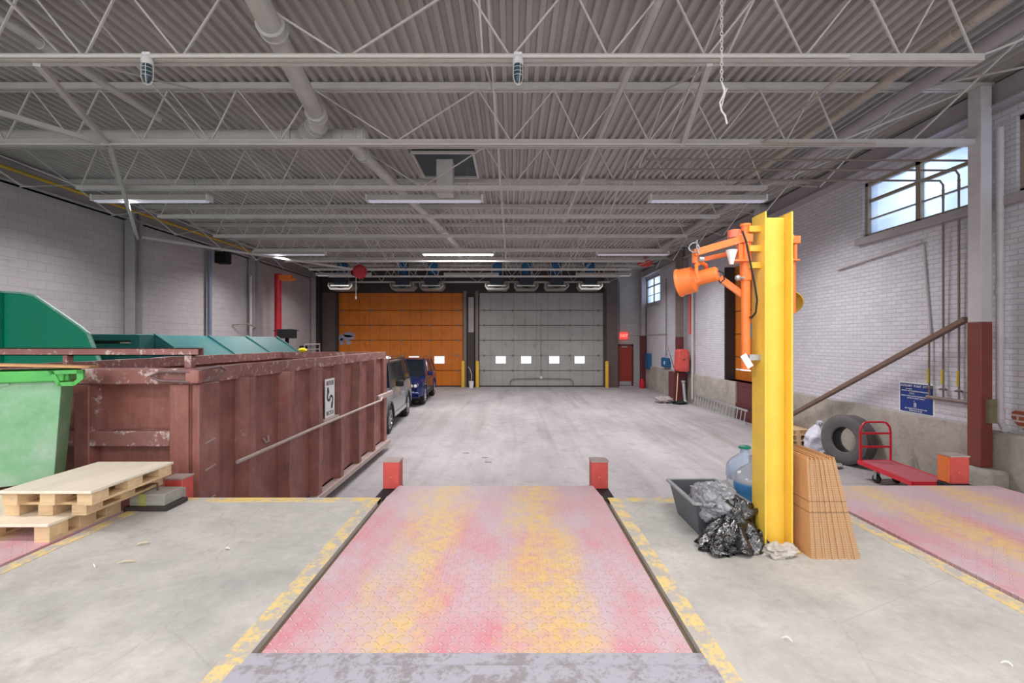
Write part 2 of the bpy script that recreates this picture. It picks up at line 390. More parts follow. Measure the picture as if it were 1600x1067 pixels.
# ---- overhead doors
def door_mat(name, base, d, dirt, grid):
    t = NT(name); s = t.sep()
    a = t.noise(1.2, 7, .65); c = t.mix(t.ramp(a, [(.3, 0.), (.7, 1.)]), base, d)
    fx = t.math('FRACT', t.math('DIVIDE', s[0], grid)); m = t.ramp(fx, [(0, 1.), (.06, 0.), (.94, 0.), (1., 1.)])
    c = t.mix(t.math('MULTIPLY', m, .35), c, dirt)
    c = t.mix(t.math('MULTIPLY', t.ramp(t.noise(4, 8, .75, t.mp((1,1,.4))), [(.56, 0.), (.7, 1.)]), .5), c, dirt)
    t.base(c); t.rough(.55); t.bump(a, .1, .02); return t.m
M_orangedoor = door_mat('orange_door_skin', rgb(214,122,22), rgb(196,104,20), rgb(110,58,20), .55)
M_greydoor = door_mat('grey_door_skin', rgb(176,174,170), rgb(162,160,156), rgb(110,106,100), .61)
def glassmat(name, tr, tint, rough=.3):
    t = NT(name); tb = t.n('ShaderNodeBsdfTransparent'); tb.inputs[0].default_value = tint
    tl = t.n('ShaderNodeBsdfTranslucent'); tl.inputs[0].default_value = tint
    mx = t.n('ShaderNodeMixShader'); mx.inputs[0].default_value = tr
    t.l(tb.outputs[0], mx.inputs[1]); t.l(tl.outputs[0], mx.inputs[2])
    gl = t.n('ShaderNodeBsdfGlossy'); gl.inputs['Roughness'].default_value = rough
    m2 = t.n('ShaderNodeMixShader'); m2.inputs[0].default_value = .06
    t.l(mx.outputs[0], m2.inputs[1]); t.l(gl.outputs[0], m2.inputs[2]); t.l(m2.outputs[0], t.out.inputs[0])
    return t.m
M_doorglass = glassmat('door_window_glass', .1, (.95,.95,1,1), .1)
def overhead(n, x0, x1, mat, label):
    zs = [0.03, .86, 1.66, 2.48, 3.28, 4.08, 5.02]; w = x1-x0
    root = bpy.data.objects.new('door_%d' % n, None); C.objects.link(root); root.location = (x0, YB, 0)
    ORI[root.name] = Vector((x0, YB, 0)); root['kind'] = 'structure'; root['label'] = label
    wz = (1.24, 1.63); wxs = [(x0+w*f-.31, x0+w*f+.31) for f in (.172, .378, .605, .81)]
    for i in range(6):
        m = MB(); z0, z1 = zs[i]+.012, zs[i+1]-.012
        if i == 1:
            m.box(x0, x1, YB-.05, YB, z0, wz[0]-.04); m.box(x0, x1, YB-.05, YB, wz[1]+.04, z1)
            cx = [x0]+[v for q in wxs for v in q]+[x1]
            for k in range(0, len(cx), 2): m.box(cx[k], cx[k+1], YB-.05, YB, wz[0]-.04, wz[1]+.04)
        else: m.box(x0, x1, YB-.05, YB, z0, z1)
        sec = m.build('door_section', mat, root, smooth=0, bevel=.006)
        if i == 1:
            for a, b in wxs:
                MB().box(a, b, YB-.02, YB-.012, wz[0]-.04, wz[1]+.04).build('window_pane', M_doorglass, sec)
                MB().box(a, b, YB-.06, YB-.04, wz[0]-.04, wz[0]).box(a, b, YB-.06, YB-.04, wz[1], wz[1]+.04).box(a, a+.04, YB-.06, YB-.04, wz[0], wz[1]).box(b-.04, b, YB-.06, YB-.04, wz[0], wz[1]).build('window_frame', mat, sec)
    h = MB()
    for z in zs[1:-1]:
        for k in range(5):
            X = x0+.25+(w-.5)*k/4; h.box(X-.05, X+.05, YB-.065, YB-.045, z-.06, z+.06)
    h.build('hinge', M_thin, root)
    MB().box(x0, x1, YB-.07, YB+.01, 0, .06).build('bottom_seal', M_black, root)
    MB().box(x0, x1, YB+.02, YB+.1, 0.03, 1.16).box(x0, x1, YB+.02, YB+.1, 1.68, 5.02).build('backing', M_gap, root)
    return root
d1 = overhead(1, -9.26, -2.62, M_orangedoor, 'orange sectional overhead door with scuffed grey patches at left')
d2 = overhead(2, -1.74, 4.87, M_greydoor, 'grey sectional overhead door with four bright windows and a pull loop')
# grey scrape patches on the orange door, chain and pull loop on grey one
pm = flat('bare_grey_patch', rgb(150,152,166), .6)
m = MB()
for cx, cz, rx, rz in ((-8.95, 2.62, .52, .16), (-8.72, 2.78, .32, .14), (-9.1, 2.4, .12, .2), (-8.72, 2.36, .16, .1)):
    m.prism([(cx+rx*math.cos(k*PI/7)*(1+.15*math.sin(k*3)), cz+rz*math.sin(k*PI/7)) for k in range(14)], YB-.056, YB-.051, 'y')
m.build('bare_patch', pm, d1, smooth=0)
m = MB(); m.cyl((1.55, YB-.1, .5), (1.55, YB-.1, 4.3), .015, n=6)
m.build('pull_chain', M_steel, d2)
x0, x1 = -.1, 3.25
m = MB(); m.tube([(x0, YB-.1, .08), (x0, YB-.1, .3), (x0+.15, YB-.1, .42), (1.5, YB-.1, .45), (x1-.15, YB-.1, .42), (x1, YB-.1, .3), (x1, YB-.1, .08)], .022, 6)
m.build('safety_edge_cable', M_thin, d2)
MB().lathe([(0,0),(.07,.01),(.07,.05),(0,.06)], (1.55, YB-.16, .5), (0,1,0)).build('pull_disc', M_white, d2)

# ---- exit door
er = bpy.data.objects.new('door_3', None); C.objects.link(er); er.location = (6.05, YB, 0); ORI['door_3'] = Vector((6.05, YB, 0)); er['kind'] = 'structure'
M_exitdoor = paint('rust_red_door', rgb(150,52,32), .45, .1, rgb(110,46,34), .1, 3)
MB().box(5.72, 6.40, YB-.05, YB-.01, .1, 2.18).build('door_leaf', M_exitdoor, er)
MB().box(5.64, 5.72, YB-.07, YB, 0, 2.27).box(6.40, 6.48, YB-.07, YB, 0, 2.27).box(5.64, 6.48, YB-.07, YB, 2.18, 2.27).build('door_frame', M_maroon2, er)
MB().box(5.74, 6.38, YB-.056, YB-.05, .1, .28).build('kick_plate', M_steel, er)
MB().box(5.66, 6.46, YB-.3, YB-.05, 0, .05).build('door_sill', M_alu, er)
MB().box(5.85, 6.15, YB-.12, YB-.05, 2.1, 2.16).build('door_closer', M_steel, er)
ex = thing('exit_sign', 'glowing red exit sign above the rust-red door', 'sign', (5.97, YB, 2.54))
MB().box(5.76, 6.18, YB-.12, YB-.01, 2.54, 2.9).build('sign_box', emis('exit_red', rgb(255,64,60), 1.1), ex, bevel=.01)
text('EXIT', .2, frame((5.97, YB-.125, 2.72), (1,0,0), (0,0,1)), ex, emis('exit_letter', rgb(255,170,150), 1.3))

# ---- windows on the right wall
M_pane = glassmat('window_plastic_sheet', .45, (.6,.72,.9,1), .4)
nt_ = M_pane.node_tree; nz_ = nt_.nodes.new('ShaderNodeTexNoise'); nz_.inputs['Scale'].default_value = 1.6; nz_.inputs['Detail'].default_value = 5; nz_.inputs['Distortion'].default_value = 1.5
rp_ = nt_.nodes.new('ShaderNodeValToRGB'); rp_.color_ramp.elements[0].position = .35; rp_.color_ramp.elements[0].color = (.6,.7,.88,1); rp_.color_ramp.elements[1].position = .65; rp_.color_ramp.elements[1].color = (.8,.87,.98,1)
nt_.links.new(nz_.outputs[0], rp_.inputs[0])
for n_ in nt_.nodes:
    if n_.type in ('BSDF_TRANSPARENT', 'BSDF_TRANSLUCENT'): nt_.links.new(rp_.outputs[0], n_.inputs[0])
M_wframe = paint('window_frame_brown', rgb(150,138,120), .6, .12, rgb(200,190,176), .2, 5)
def window(n, w, cols, rows, thick_row=None):
    y0, y1, z0, z1 = w
    r = bpy.data.objects.new('window_%d' % n, None); C.objects.link(r); r.location = (XR, y0, z0); ORI[r.name] = Vector((XR, y0, z0)); r['kind'] = 'structure'
    b = .07
    MB().box(XR+.05, XR+.16, y0, y0+b, z0, z1).box(XR+.05, XR+.16, y1-b, y1, z0, z1).box(XR+.05, XR+.16, y0, y1, z0, z0+b).box(XR+.05, XR+.16, y0, y1, z1-b, z1).build('window_frame', M_wframe, r)
    m = MB()
    for i in range(1, cols):
        y = y0+(y1-y0)*i/cols; m.box(XR+.05, XR+.15, y-(.05 if cols == 2 and n < 2 else .02), y+(.05 if cols == 2 and n < 2 else .02), z0, z1)
    for j in range(1, rows):
        z = z0+(z1-z0)*j/rows; tk = .03 if j == 2 else .012; m.box(XR+.08, XR+.13, y0, y1, z-tk, z+tk)
    m.build('muntin', M_wframe, r)
    MB().box(XR+.115, XR+.12, y0+b, y1-b, z0+b, z1-b).build('window_pane', M_pane, r)
    MB().box(XR-.1, XR+.05, y0-.1, y1+.1, z0-.14, z0).build('window_sill', M_beam, r, bevel=.01)
    return r
window(1, W1, 2, 3); window(2, W2, 2, 3); window(3, W0, 2, 3)

# ---- recessed doorway with orange door
MB().box(XR+.001, XR+.35, DR[1], DR[1]+.05, DR[2], DR[3]).box(XR+.02, XR+.34, DR[1]-.05, DR[1]-.001, DR[2], DR[3]).build('trim_doorway_jamb', M_dark, **S)
dr = bpy.data.objects.new('door_4', None); C.objects.link(dr); dr.location = (XR+.34, DR[0], DR[2]); ORI[dr.name] = Vector((XR+.34, DR[0], DR[2])); dr['kind'] = 'structure'
m = MB()
for k in range(5): m.box(XR+.33, XR+.38, DR[0], DR[1], DR[2]+k*.75+.01, DR[2]+k*.75+.74)
m.build('door_section', M_orangedoor, dr, bevel=.008)
MB().box(XR+.39, XR+.42, DR[0]-.1, DR[1]+.1, DR[2]-.1, DR[3]+.1).build('backing', M_gap, dr)  # added sheet that stops outside light leaking between the door sections
MB().box(XR+.322, XR+.33, 14.55, 14.95, 2.55, 3.0).build('window_pane', flat('blue_grey_pane', rgb(96,136,156), .2), dr)
MB().box(XR-.02, XR+.34, DR[0], DR[1], DR[2]-.12, DR[2]).build('trim_doorway_sill', M_maroon2, **S)
MB().box(XR-.01, XR+.3, DR[0], DR[1]-.9, 0, 1.05).box(XR-.06, XR-.01, DR[0], DR[1]-.9, .42, .5).box(XR-.06, XR-.01, DR[0], DR[0]+.2, 0, 1.05).build('trim_doorway_dock_face', M_maroon2, **S)

# ------------------------------------------------------------------ roof joists
CX = -1.7; JY = [4.83+2.03*i for i in range(10)]; ZB = 5.30; ZT = 6.10
def joist(y, label):
    r = thing('roof_joist', label, 'roof joist', (CX, y, ZB), 'open web roof joists')
    m = MB(); hw = .05
    for s in (-1, 1): m.box(CX-6.5, CX+6.5, y+s*.035-.02, y+s*.035+.02, ZB, ZB+.075) if False else None
    m.box(CX-6.5, CX+6.5, y-.055, y-.012, ZB, ZB+.07).box(CX-6.5, CX+6.5, y+.012, y+.055, ZB, ZB+.07)
    m.build('bottom_chord', M_joist, r)
    MB().box(XL+.15, XR-.12, y-.06, y-.012, ZT, ZT+.09).box(XL+.15, XR-.12, y+.012, y+.06, ZT, ZT+.09).build('top_chord', M_joist, r)
    bot = [0, 1.69, 2.69, 3.69, 4.69, 5.69, 6.45]; top = [1.2, 2.31, 3.31, 4.31, 5.31, 6.12, 8.4]
    for s in (-1, 1):
        for i in range(7):
            MB().bar((CX+s*bot[i], y, ZB+.05), (CX+s*top[i], y, ZT+.02), .019).build('web_rod', M_joist, r)
            if i < 6: MB().bar((CX+s*top[i], y, ZT+.02), (CX+s*bot[i+1], y, ZB+.05), .019).build('web_rod', M_joist, r)
    return r
JL = ['nearest pale steel roof joist, carrying two caged jar lamps and a conduit',
 'second pale roof joist from the camera, where the thick pale brace meets it',
 'third pale roof joist from the camera, just in front of the nearest strip lights',
 'fourth pale roof joist from the camera, just behind the first row of strip lights',
 'fifth pale roof joist from the camera, in line with the nearer left wall column',
 'sixth pale roof joist from the camera, just in front of the lit strip light',
 'seventh pale roof joist from the camera, just behind the lit strip light',
 'eighth pale roof joist from the camera, with the red hoist hanging below',
 'ninth pale roof joist from the camera, just in front of the blue fan motors',
 'farthest pale roof joist, close to the two overhead doors']
j0 = joist(JY[0], JL[0])
for i in range(1, 10): dup(j0, (CX, JY[i], ZB), JL[i])
MB().box(XL+.1, XR-.1, 4.95, 5.0, 6.11, 6.18).build('trim_deck_angle', M_joist, **S)
# the tie of the second joist out to the column
def solo(mb, name, mat, label, cat, group=None, **k):
    if name in ('plastic_bag', 'garbage_bag', 'rag', 'rag_pile', 'black_sack'): k['smooth'] = 80
    o = mb.build(name, mat, **k); o['label'] = label; o['category'] = cat
    if group: o['group'] = group
    return o
solo(MB().bar((CX+6.5, JY[1], ZB+.035), (6.72, JY[1], ZB+.035), .12, .07), 'tie_bar', M_joist, 'pale tie bar joining the second joist to the right wall column', 'tie bar')
# bridging runs: rods zigzagging from joist to joist
for X, lab in ((-9.3, 'left of the big vent pipe near the left wall'), (-4.6, 'just left of the big vent pipe'), (-.3, 'over the middle of the bay'), (2.2, 'right of the middle, over the dangling chain'), (5.75, 'near the right wall windows')):
    m = MB()
    for i in range(7):
        y0, y1 = JY[i], JY[i+1]
        m.bar((X, y0, ZB+.06), (X+.02, y1, ZT), .02); m.bar((X+.05, y0, ZT), (X+.07, y1, ZB+.06), .02)
    m.bar((X, 2.8, ZT), (X, JY[0], ZB+.06), .02)
    solo(m, 'cross_bridging', M_joist, 'thin steel cross bridging rods '+lab, 'bridging', 'bridging rods between roof joists')
for a, b, lab in (((-4.88, JY[0], ZB), (-5.87, JY[1], ZB), 'short pale roof brace between the two nearest joists at left'),
                  ((2.03, JY[0], ZB), (2.48, JY[1], ZB), 'short pale roof brace right of the dangling chain'),
                  ((-5.87, JY[1], ZB), (-10.3, 12.95, ZB-.05), 'long pale brace running from the second joist down to the left wall column'),
                  ((-5.87, JY[1], ZB), (-8.9, 1.2, ZB), 'thick pale brace entering at the upper left and meeting the second joist'),
                  ((-10.2, 12.95, ZB), (-6.2, 18.9, ZB), 'long thin brace from the left wall column towards the red hoist')):
    solo(MB().bar(a, b, .06), 'roof_brace', M_joist, lab, 'brace')
# conduits on joists
solo(MB().tube([(-9.6, JY[0]-.09, ZB+.02), (3.4, JY[0]-.09, ZB+.02)], .018), 'conduit', M_conduit, 'thin white conduit along the nearest joist between the jar lamps', 'conduit')
solo(MB().tube([(3.55, JY[0]-.05, ZB+.02), (3.6, JY[1]-.1, ZB+.0), (3.75, JY[1]-.12, ZB-.03), (5.2, JY[1]-.12, ZB-.03)], .016), 'conduit', M_oldpipe, 'cream conduit crossing from the nearest joist and bending right along the second', 'conduit')
solo(MB().tube([(-8.2, JY[1]-.1, ZB-.02), (3.4, JY[1]-.1, ZB-.02)], .016), 'conduit', M_conduit, 'thin conduit under the bottom chord of the second joist', 'conduit')
# pipes
def pipe(pts, r, mat, label, coup=(), name='pipe', cat='pipe'):
    rt = thing(name, label, cat, pts[0]); MB().tube(pts, r, 14).build('pipe_run', mat, rt)
    for p, d in coup:
        p = Vector(p); d = Vector(d).normalized(); m = MB()
        m.cyl(p-d*.05, p+d*.05, r*1.16, n=16)
        for k in (-.06, .06): m.cyl(p+d*(k-.012), p+d*(k+.012), r*1.3, n=16)
        m.build('coupling', mat, rt)
    return rt
ZP = 5.78
pipe([(-2.25, 3.2, ZP), (-2.88, 6.95, ZP)], .115, M_pipe, 'fat off-white vent pipe running overhead from the top edge of the view', [((-2.87, 6.9, ZP), (-.16, 1, 0)), ((-2.55, 5.0, ZP), (-.16,1,0))], 'vent_pipe')
pipe([(-2.88, 6.98, ZP), (-2.95, 7.12, ZP-.03), (-3.3, 7.5, ZP-.1)], .12, M_pipe, 'short elbow piece joining the overhead vent pipe to the cross pipe', [((-3.0, 7.2, ZP-.04), (-.6,.7,-.1)), ((-3.22, 7.42, ZP-.08), (-.6,.7,-.1))], 'pipe_elbow')
pipe([(XL+.3, 7.62, ZP-.02), (-2.35, 7.62, ZP-.02)], .105, M_pipe, 'fat grey-white pipe crossing the bay left to right under the roof', [((-3.62, 7.62, ZP-.02), (1,0,0)), ((-3.15, 7.62, ZP-.02), (1,0,0)), ((-2.8, 7.62, ZP-.02), (1,0,0)), ((-2.45, 7.62, ZP-.02), (1,0,0))], 'vent_pipe')
pipe([(-2.63, 7.75, ZP-.08), (-2.63, 8.2, ZP-.06), (-2.1, 13.9, ZP), (-1.9, 16.5, ZP)], .10, M_pipe, 'off-white vent pipe continuing away from the cross pipe toward the lit lamp', [((-2.62, 8.25, ZP-.06), (0,1,0)), ((-2.4, 10.6, ZP-.03), (.09,1,0)), ((-2.1, 13.9, ZP), (.09,1,0))], 'vent_pipe')
pipe([(-5.25, 3.0, 5.75), (-5.25, 7.0, 5.75)], .045, M_pipe, 'slim white pipe with a hanger clip in the upper left of the roof', [((-5.25, 5.3, 5.75), (0,1,0))])
pipe([(1.43, 3.4, 5.75), (1.43, 13.0, 5.75)], .04, M_pipe, 'slim white pipe running back along the roof right of the middle', [((1.43, 5.5, 5.75), (0,1,0))])
pipe([(4.88, 3.4, 5.83), (4.88, 12.5, 5.83)], .05, M_oldpipe, 'cream stained pipe running back under the roof left of the big window', [((4.88, 5.25, 5.83), (0,1,0))])
pipe([(5.6, 3.4, 5.95), (5.6, 20, 5.95)], .09, M_beam, 'broad grey pipe running along the roof near the right wall')
pipe([(XL+.38, -2, 5.92), (XL+.38, 19, 5.92)], .035, paint('yellow_gas_pipe_paint', rgb(196,160,44), .5, .1), 'yellow gas pipe along the top of the left wall', [((XL+.38, 8, 5.92), (0,1,0)), ((XL+.38, 14, 5.92), (0,1,0))])
for i, (yy, zz, z0) in enumerate(((7.74, 5.05, 2.5), (7.47, 5.12, 2.5), (7.28, 5.2, 2.5))):
    pipe([(1.55+.25*i, yy-.1, zz+.02), (6.95, yy-.1, zz), (7.03, yy-.07, zz-.06), (7.05, yy-.05, z0)], .016, M_thin,
         ('left', 'middle', 'right')[i]+'most of three thin brown pipes dropping in front of the big window', [((7.04, yy-.06, zz-.2), (0,0,1))])
pipe([(XR-.021, 8.1, 4.12), (XR-.021, 7.95, 2.5)], .02, M_colwhite, 'white painted pipe on the wall dropping beside the blue notice')
pipe([(XR-.05, 10.2, 4.0), (XR-.05, 8.1, 4.16)], .028, M_colwhite, 'white painted pipe sloping under the big window sill')
man = thing('valve_manifold', 'dirty pipe manifold with four yellow-tagged valves on the right wall', 'valve manifold', (XR-.08, 7.6, 1.35))
MB().cyl((XR-.05, 7.99, 1.5), (XR-.05, 7.02, 1.5), .03).build('header_pipe', M_thin, man)
for k in range(4):
    y = (7.95, 7.69, 7.42, 7.23)[k]
    MB().cyl((XR-.05, y, 1.5), (XR-.05, y, 2.5), .014, n=8).lathe([(0,0),(.045,.01),(.045,.03),(0,.05)], (XR-.05, y, 1.64), (0,0,1), 12).cyl((XR-.12, y, 1.66), (XR-.05, y, 1.66), .012, n=8).build('valve', M_thin, man)
    MB().cyl((XR-.07, y, 1.74), (XR-.07, y, 1.98), .015, n=8).build('yellow_tag', paint('yellow_tag', rgb(206,180,50), .5, .1), man)
pipe([(6.99, 6.74, 5.5), (6.99, 6.74, 1.3), (6.93, 6.6, 1.2)], .045, M_colwhite, 'white downpipe standing just right of the near right column', [((6.99, 6.74, 3.2), (0,0,1)), ((6.99, 6.74, 1.4), (0,0,1))], 'downpipe')
pipe([(6.98, 18.2, 5.3), (6.98, 18.2, .2)], .04, M_pipe, 'pale vertical pipe right of the far right column behind the red box')
pipe([(6.98, 18.45, 5.3), (6.98, 18.45, 2.7)], .05, M_redfad, 'red vertical pipe between the far right column and the pale pipe')
pipe([(7.04, 21.5, 5.3), (7.04, 21.5, 1.75)], .02, M_thin, 'thin dark conduit dropping to the right-hand blue panel')
pipe([(5.75, YB-.03, 5.6), (5.75, YB-.03, 2.92)], .015, M_thin, 'thin conduit dropping to the exit sign')
pipe([(6.2, YB-.04, 2.78), (6.9, YB-.1, 2.78), (7.05, 25.0, 2.78), (7.05, 21.5, 2.78)], .02, M_pipe, 'horizontal conduit running from the exit sign round the corner to the right wall')
pipe([(-10.35, 16.1, 5.55), (-10.35, 16.1, 0)], .07, paint('blue_grey_pipe', rgb(112,118,140), .5, .1), 'blue-grey vertical pipe on the left wall between two columns')
pipe([(-10.3, 18.55, 5.0), (-10.3, 18.55, 0)], .045, M_pipe, 'slim pale vertical pipe beside the farther left column', [((-10.3, 18.55, 4.2), (0,0,1)), ((-10.3, 18.55, 3.0), (0,0,1))])
# exhaust duct stub with roof hatch
du = thing('roof_exhaust_duct', 'square white duct stub hanging below a dark roof hatch', 'duct', (-1.42, 9.0, 5.15))
MB().box(-1.53, -1.2, 9.5, 9.8, 5.42, 6.2).build('duct', M_pipe, du, bevel=.01)
MB().box(-1.95, -.75, 9.15, 10.5, 6.12, 6.195).build('hatch', paint('hatch_dark', rgb(60,72,76), .6, .2), du)
MB().bar((-1.95, 9.12, 6.1), (-.75, 9.12, 6.1), .05).bar((-1.95, 10.5, 6.1), (-.75, 10.5, 6.1), .05).bar((-1.95, 9.12, 6.1), (-1.95, 10.5, 6.1), .05).bar((-.75, 9.12, 6.1), (-.75, 10.5, 6.1), .05).build('hatch_frame', M_joist, du)

# ------------------------------------------------------------------ strip lights
def striplight(x, y, label, lit=False):
    z = 5.42; r = thing('strip_light', label, 'ceiling light', (x, y, z), 'suspended strip lights')
    L = 1.22
    MB().prism([(y-.05, z+.12), (y+.05, z+.12), (y+.11, z), (y+.08, z+.0), (y+.04, z+.06), (y-.04, z+.06), (y-.08, z), (y-.11, z)], x-L, x+L, 'x').build('housing', M_conduit, r, smooth=0)
    for s in (-1, 1):
        MB().cyl((x-L+.04, y+s*.045, z-.008), (x+L-.04, y+s*.045, z-.008), .02, n=10).build('tube', M_lamp if lit else M_tube, r)
        MB().cyl((x+s*.9, y, z+.12), (x+s*.9, y, ZDECK), .006, n=6).build('hanger', M_steel, r)
        MB().box(x+s*L-.02, x+s*L+.02, y-.1, y+.1, z-.01, z+.12).build('end_cap', M_white, r)
    return r
for iy, y in enumerate((10.0, 16.2, 21.4)):
    for ix, x in enumerate((-7.65, -1.85, 4.15)):
        nm = ('left', 'middle', 'right')[ix]; rw = ('nearest', 'middle', 'farthest')[iy]
        lit = (iy == 1 and ix == 1)
        striplight(x, y, 'lit strip light glowing white over the middle of the bay' if lit else 'unlit white strip light at the %s of the %s row' % (nm, rw), lit)
def area(name, loc, sx, sy, power, col=(1,.97,.95), rot=(0,0,0), spread=180):
    l = bpy.data.lights.new(name, 'AREA'); l.shape = 'RECTANGLE'; l.size = sx; l.size_y = sy; l.energy = power; l.color = col; l.spread = math.radians(spread)
    o = bpy.data.objects.new(name, l); C.objects.link(o); o.location = loc; o.rotation_euler = rot; return o
area('strip_lamp_light', (-1.85, 16.2, 5.38), 2.3, .2, 240)
for y in (10.0, 16.2, 21.4):
    for x in (-7.65, -1.85, 4.15):
        if (x, y) != (-1.85, 16.2): area('strip_fill_light', (x, y, 5.385), 2.3, .2, 150 if y < 20 else 70, (1,.96,.98), spread=146)  # added fill under the unlit strips, spread narrowed to stay unseen
# unseen lamps added as fill over the dock, behind and above the camera
for k, (x, y) in enumerate(((-4.6, 1.2), (1.4, 1.2), (-1.85, -1.8), (5, -1.8), (-8, -1.8))):
    striplight(x, y, 'unseen strip light added as fill over the dock, %s' % ('left of the camera', 'right of the camera', 'behind the camera', 'far right corner', 'far left corner')[k], True)
    area('dock_fill_light', (x, y, 5.36), 2.3, .3, 75)

# jar lamps
def jar(x, y, label):
    z = ZB-.02; r = thing('jar_lamp', label, 'lamp', (x, y, z-.25), 'caged jar lamps on the nearest joist')
    MB().lathe([(0,0),(.035,0),(.05,-.02),(.055,-.05),(.055,-.07),(.045,-.075),(.045,-.085),(0,-.085)][::-1], (x, y, z+.04), (0,0,1)).box(x-.04, x+.04, y-.02, y+.03, z+.02, z+.075).build('cap', M_white, r)
    tg = NT('jar_glass'); tg.base(rgb(70,100,112)); tg.rough(.08); tg.b.inputs['Transmission Weight'].default_value = .35
    MB().lathe([(.038,0),(.04,-.08),(.036,-.14),(.02,-.175),(0,-.185)], (x, y, z-.045), (0,0,1)).build('glass_jar', MATS.setdefault('jar', tg.m), r)
    m = MB(); zz = z-.045
    for a in range(2):
        ca, sa = math.cos(a*PI/2+.4), math.sin(a*PI/2+.4)
        pts = [(x+ca*.052, y+sa*.052, zz), (x+ca*.052, y+sa*.052, zz-.13), (x+ca*.035, y+sa*.035, zz-.185), (x, y, zz-.205), (x-ca*.035, y-sa*.035, zz-.185), (x-ca*.052, y-sa*.052, zz-.13), (x-ca*.052, y-sa*.052, zz)]
        m.tube(pts, .003, 6)
    for h in (.04, .08, .12): m.tube([(x+.052*math.cos(q*PI/8), y+.052*math.sin(q*PI/8), zz-h) for q in range(16)], .002, 5, True)
    m.build('wire_cage', M_white, r)
jar(-3.68, JY[0]-.085, 'left caged jar lamp hanging from the nearest roof joist')
jar(.06, JY[0]-.085, 'caged jar lamp hanging near the middle of the nearest roof joist')

# dangling chain
m = MB(); z = 6.15
X, Y = 1.76, 3.95; k = 0
while z > 4.62:
    m.tube([(X+(.011*math.cos(q*PI/4) if k % 2 else 0), Y+(0 if k % 2 else .011*math.cos(q*PI/4)), z+.02*math.sin(q*PI/4)) for q in range(8)], .0035, 5, True)
    z -= .032; k += 1
m.tube([(X, Y, 4.62), (X+.025, Y, 4.55), (X+.01, Y, 4.5), (X-.015, Y, 4.45), (X, Y, 4.38), (X+.03, Y, 4.34), (X+.045, Y, 4.27)], .008, 6)
m.tube([(X, Y, 4.62), (X+.035, Y, 4.56), (X+.05, Y, 4.57), (X+.03, Y, 4.53), (X+.0, Y, 4.42)], .005, 6)
solo(m, 'hanging_chain', M_conduit, 'thin pale chain with a hook dangling from the roof', 'chain', origin=(X, Y, 4.27))

# ------------------------------------------------------------------ columns on the walls
def hcol(mb, x, y, w, d, z0, z1, t=.02):
    return mb.box(x-w/2, x+w/2, y-d/2, y-d/2+t, z0, z1).box(x-w/2, x+w/2, y+d/2-t, y+d/2, z0, z1).box(x-t/2, x+t/2, y-d/2, y+d/2, z0, z1)
def wcol(x, y, label, zb, zm, lo, hi, w=.22, d=.34):
    r = thing('wall_column', label, 'column', (x, y, zb), None)
    MB().box(x-w/2, x+w/2, y-d/2, y+d/2, zm, 6.1).build('upper_shaft', hi, r, bevel=.01)
    if zm > zb: MB().box(x-w/2-.004, x+w/2+.004, y-d/2-.004, y+d/2+.004, zb, zm).build('painted_base', lo, r, bevel=.01)
    return r
nc = wcol(6.78, 6.82, 'near right wall column, white above and rust red below', .64, 2.72, M_maroon, M_colwhite, .16, .2)
solo(MB().box(6.76, 6.87, 6.66, 6.7195, 1.28, 1.62), 'junction_box', paint('olive_box', rgb(120,112,84), .6, .15), 'small grimy metal box strapped to the near rust-red column', 'box')
wcol(6.86, 12.95, 'white wall column hidden behind the tall yellow post', 1.16, 2.7, M_maroon, M_colwhite)
wcol(6.78, 19.04, 'middle right wall column, maroon lower half, beside the red box', 1.2, 2.6, M_maroon2, M_thin)
solo(MB().box(6.45, 6.96, 18.8, 19.4, 0, 1.2), 'column_pedestal', M_maroon2, 'maroon square pedestal below the middle right column', 'pedestal', bevel=.01)
wcol(6.92, 24.9, 'far right corner column, white above and maroon below, near the red extinguisher', 0, 2.72, M_maroon2, M_beam)
for y, lab in ((12.85, 'nearer grey column on the left wall behind the green bin'), (18.8, 'farther dark grey column on the left wall'), (24.6, 'last grey column of the left wall near the orange overhead door')):
    r = thing('wall_column', lab, 'column', (-10.35, y, 0))
    MB().box(-10.46, -10.2, y-.15, y-.13, 0, 6).box(-10.46, -10.2, y+.13, y+.15, 0, 6).box(-10.36, -10.34, y-.13, y+.13, 0, 6).build('column_shaft', M_beam, r)
solo(MB().box(-10.499, -10.1, 16.6, 16.95, 5.2, 5.6).bar((-10.25, 16.78, 5.6), (-10.25, 16.78, 5.75), .05), 'loudspeaker', M_gap, 'small dark horn loudspeaker high on the left wall', 'loudspeaker', bevel=.02)
solo(MB().tube([(-10.45, 17.6, 3.05), (-10.1, 17.9, 3.1), (-9.95, 18.3, 2.98), (-10.2, 18.6, 2.93)], .03, 6), 'wall_bracket', M_thin, 'small dark bent bracket on the left wall near the farther column', 'bracket')
rc = thing('crane_column', 'tall red steel pole by the left wall with an orange head', 'pole', (-9.95, 20.0, 0))
MB().cyl((-9.95, 20.0, 0), (-9.95, 20.0, 5.3), .14, n=18).build('pole', M_red, rc)
MB().box(-9.85, -9.35, 19.85, 20.15, 5.0, 5.25).box(-9.45, -9.2, 19.9, 20.1, 5.03, 5.12).build('head_bracket', M_orange, rc, bevel=.02)
solo(MB().box(-10.48, -10.25, 23.2, 23.6, 1.6, 2.2), 'switch_box', M_gap, 'dark electrical box on the left wall beyond the red pole', 'box', bevel=.01)

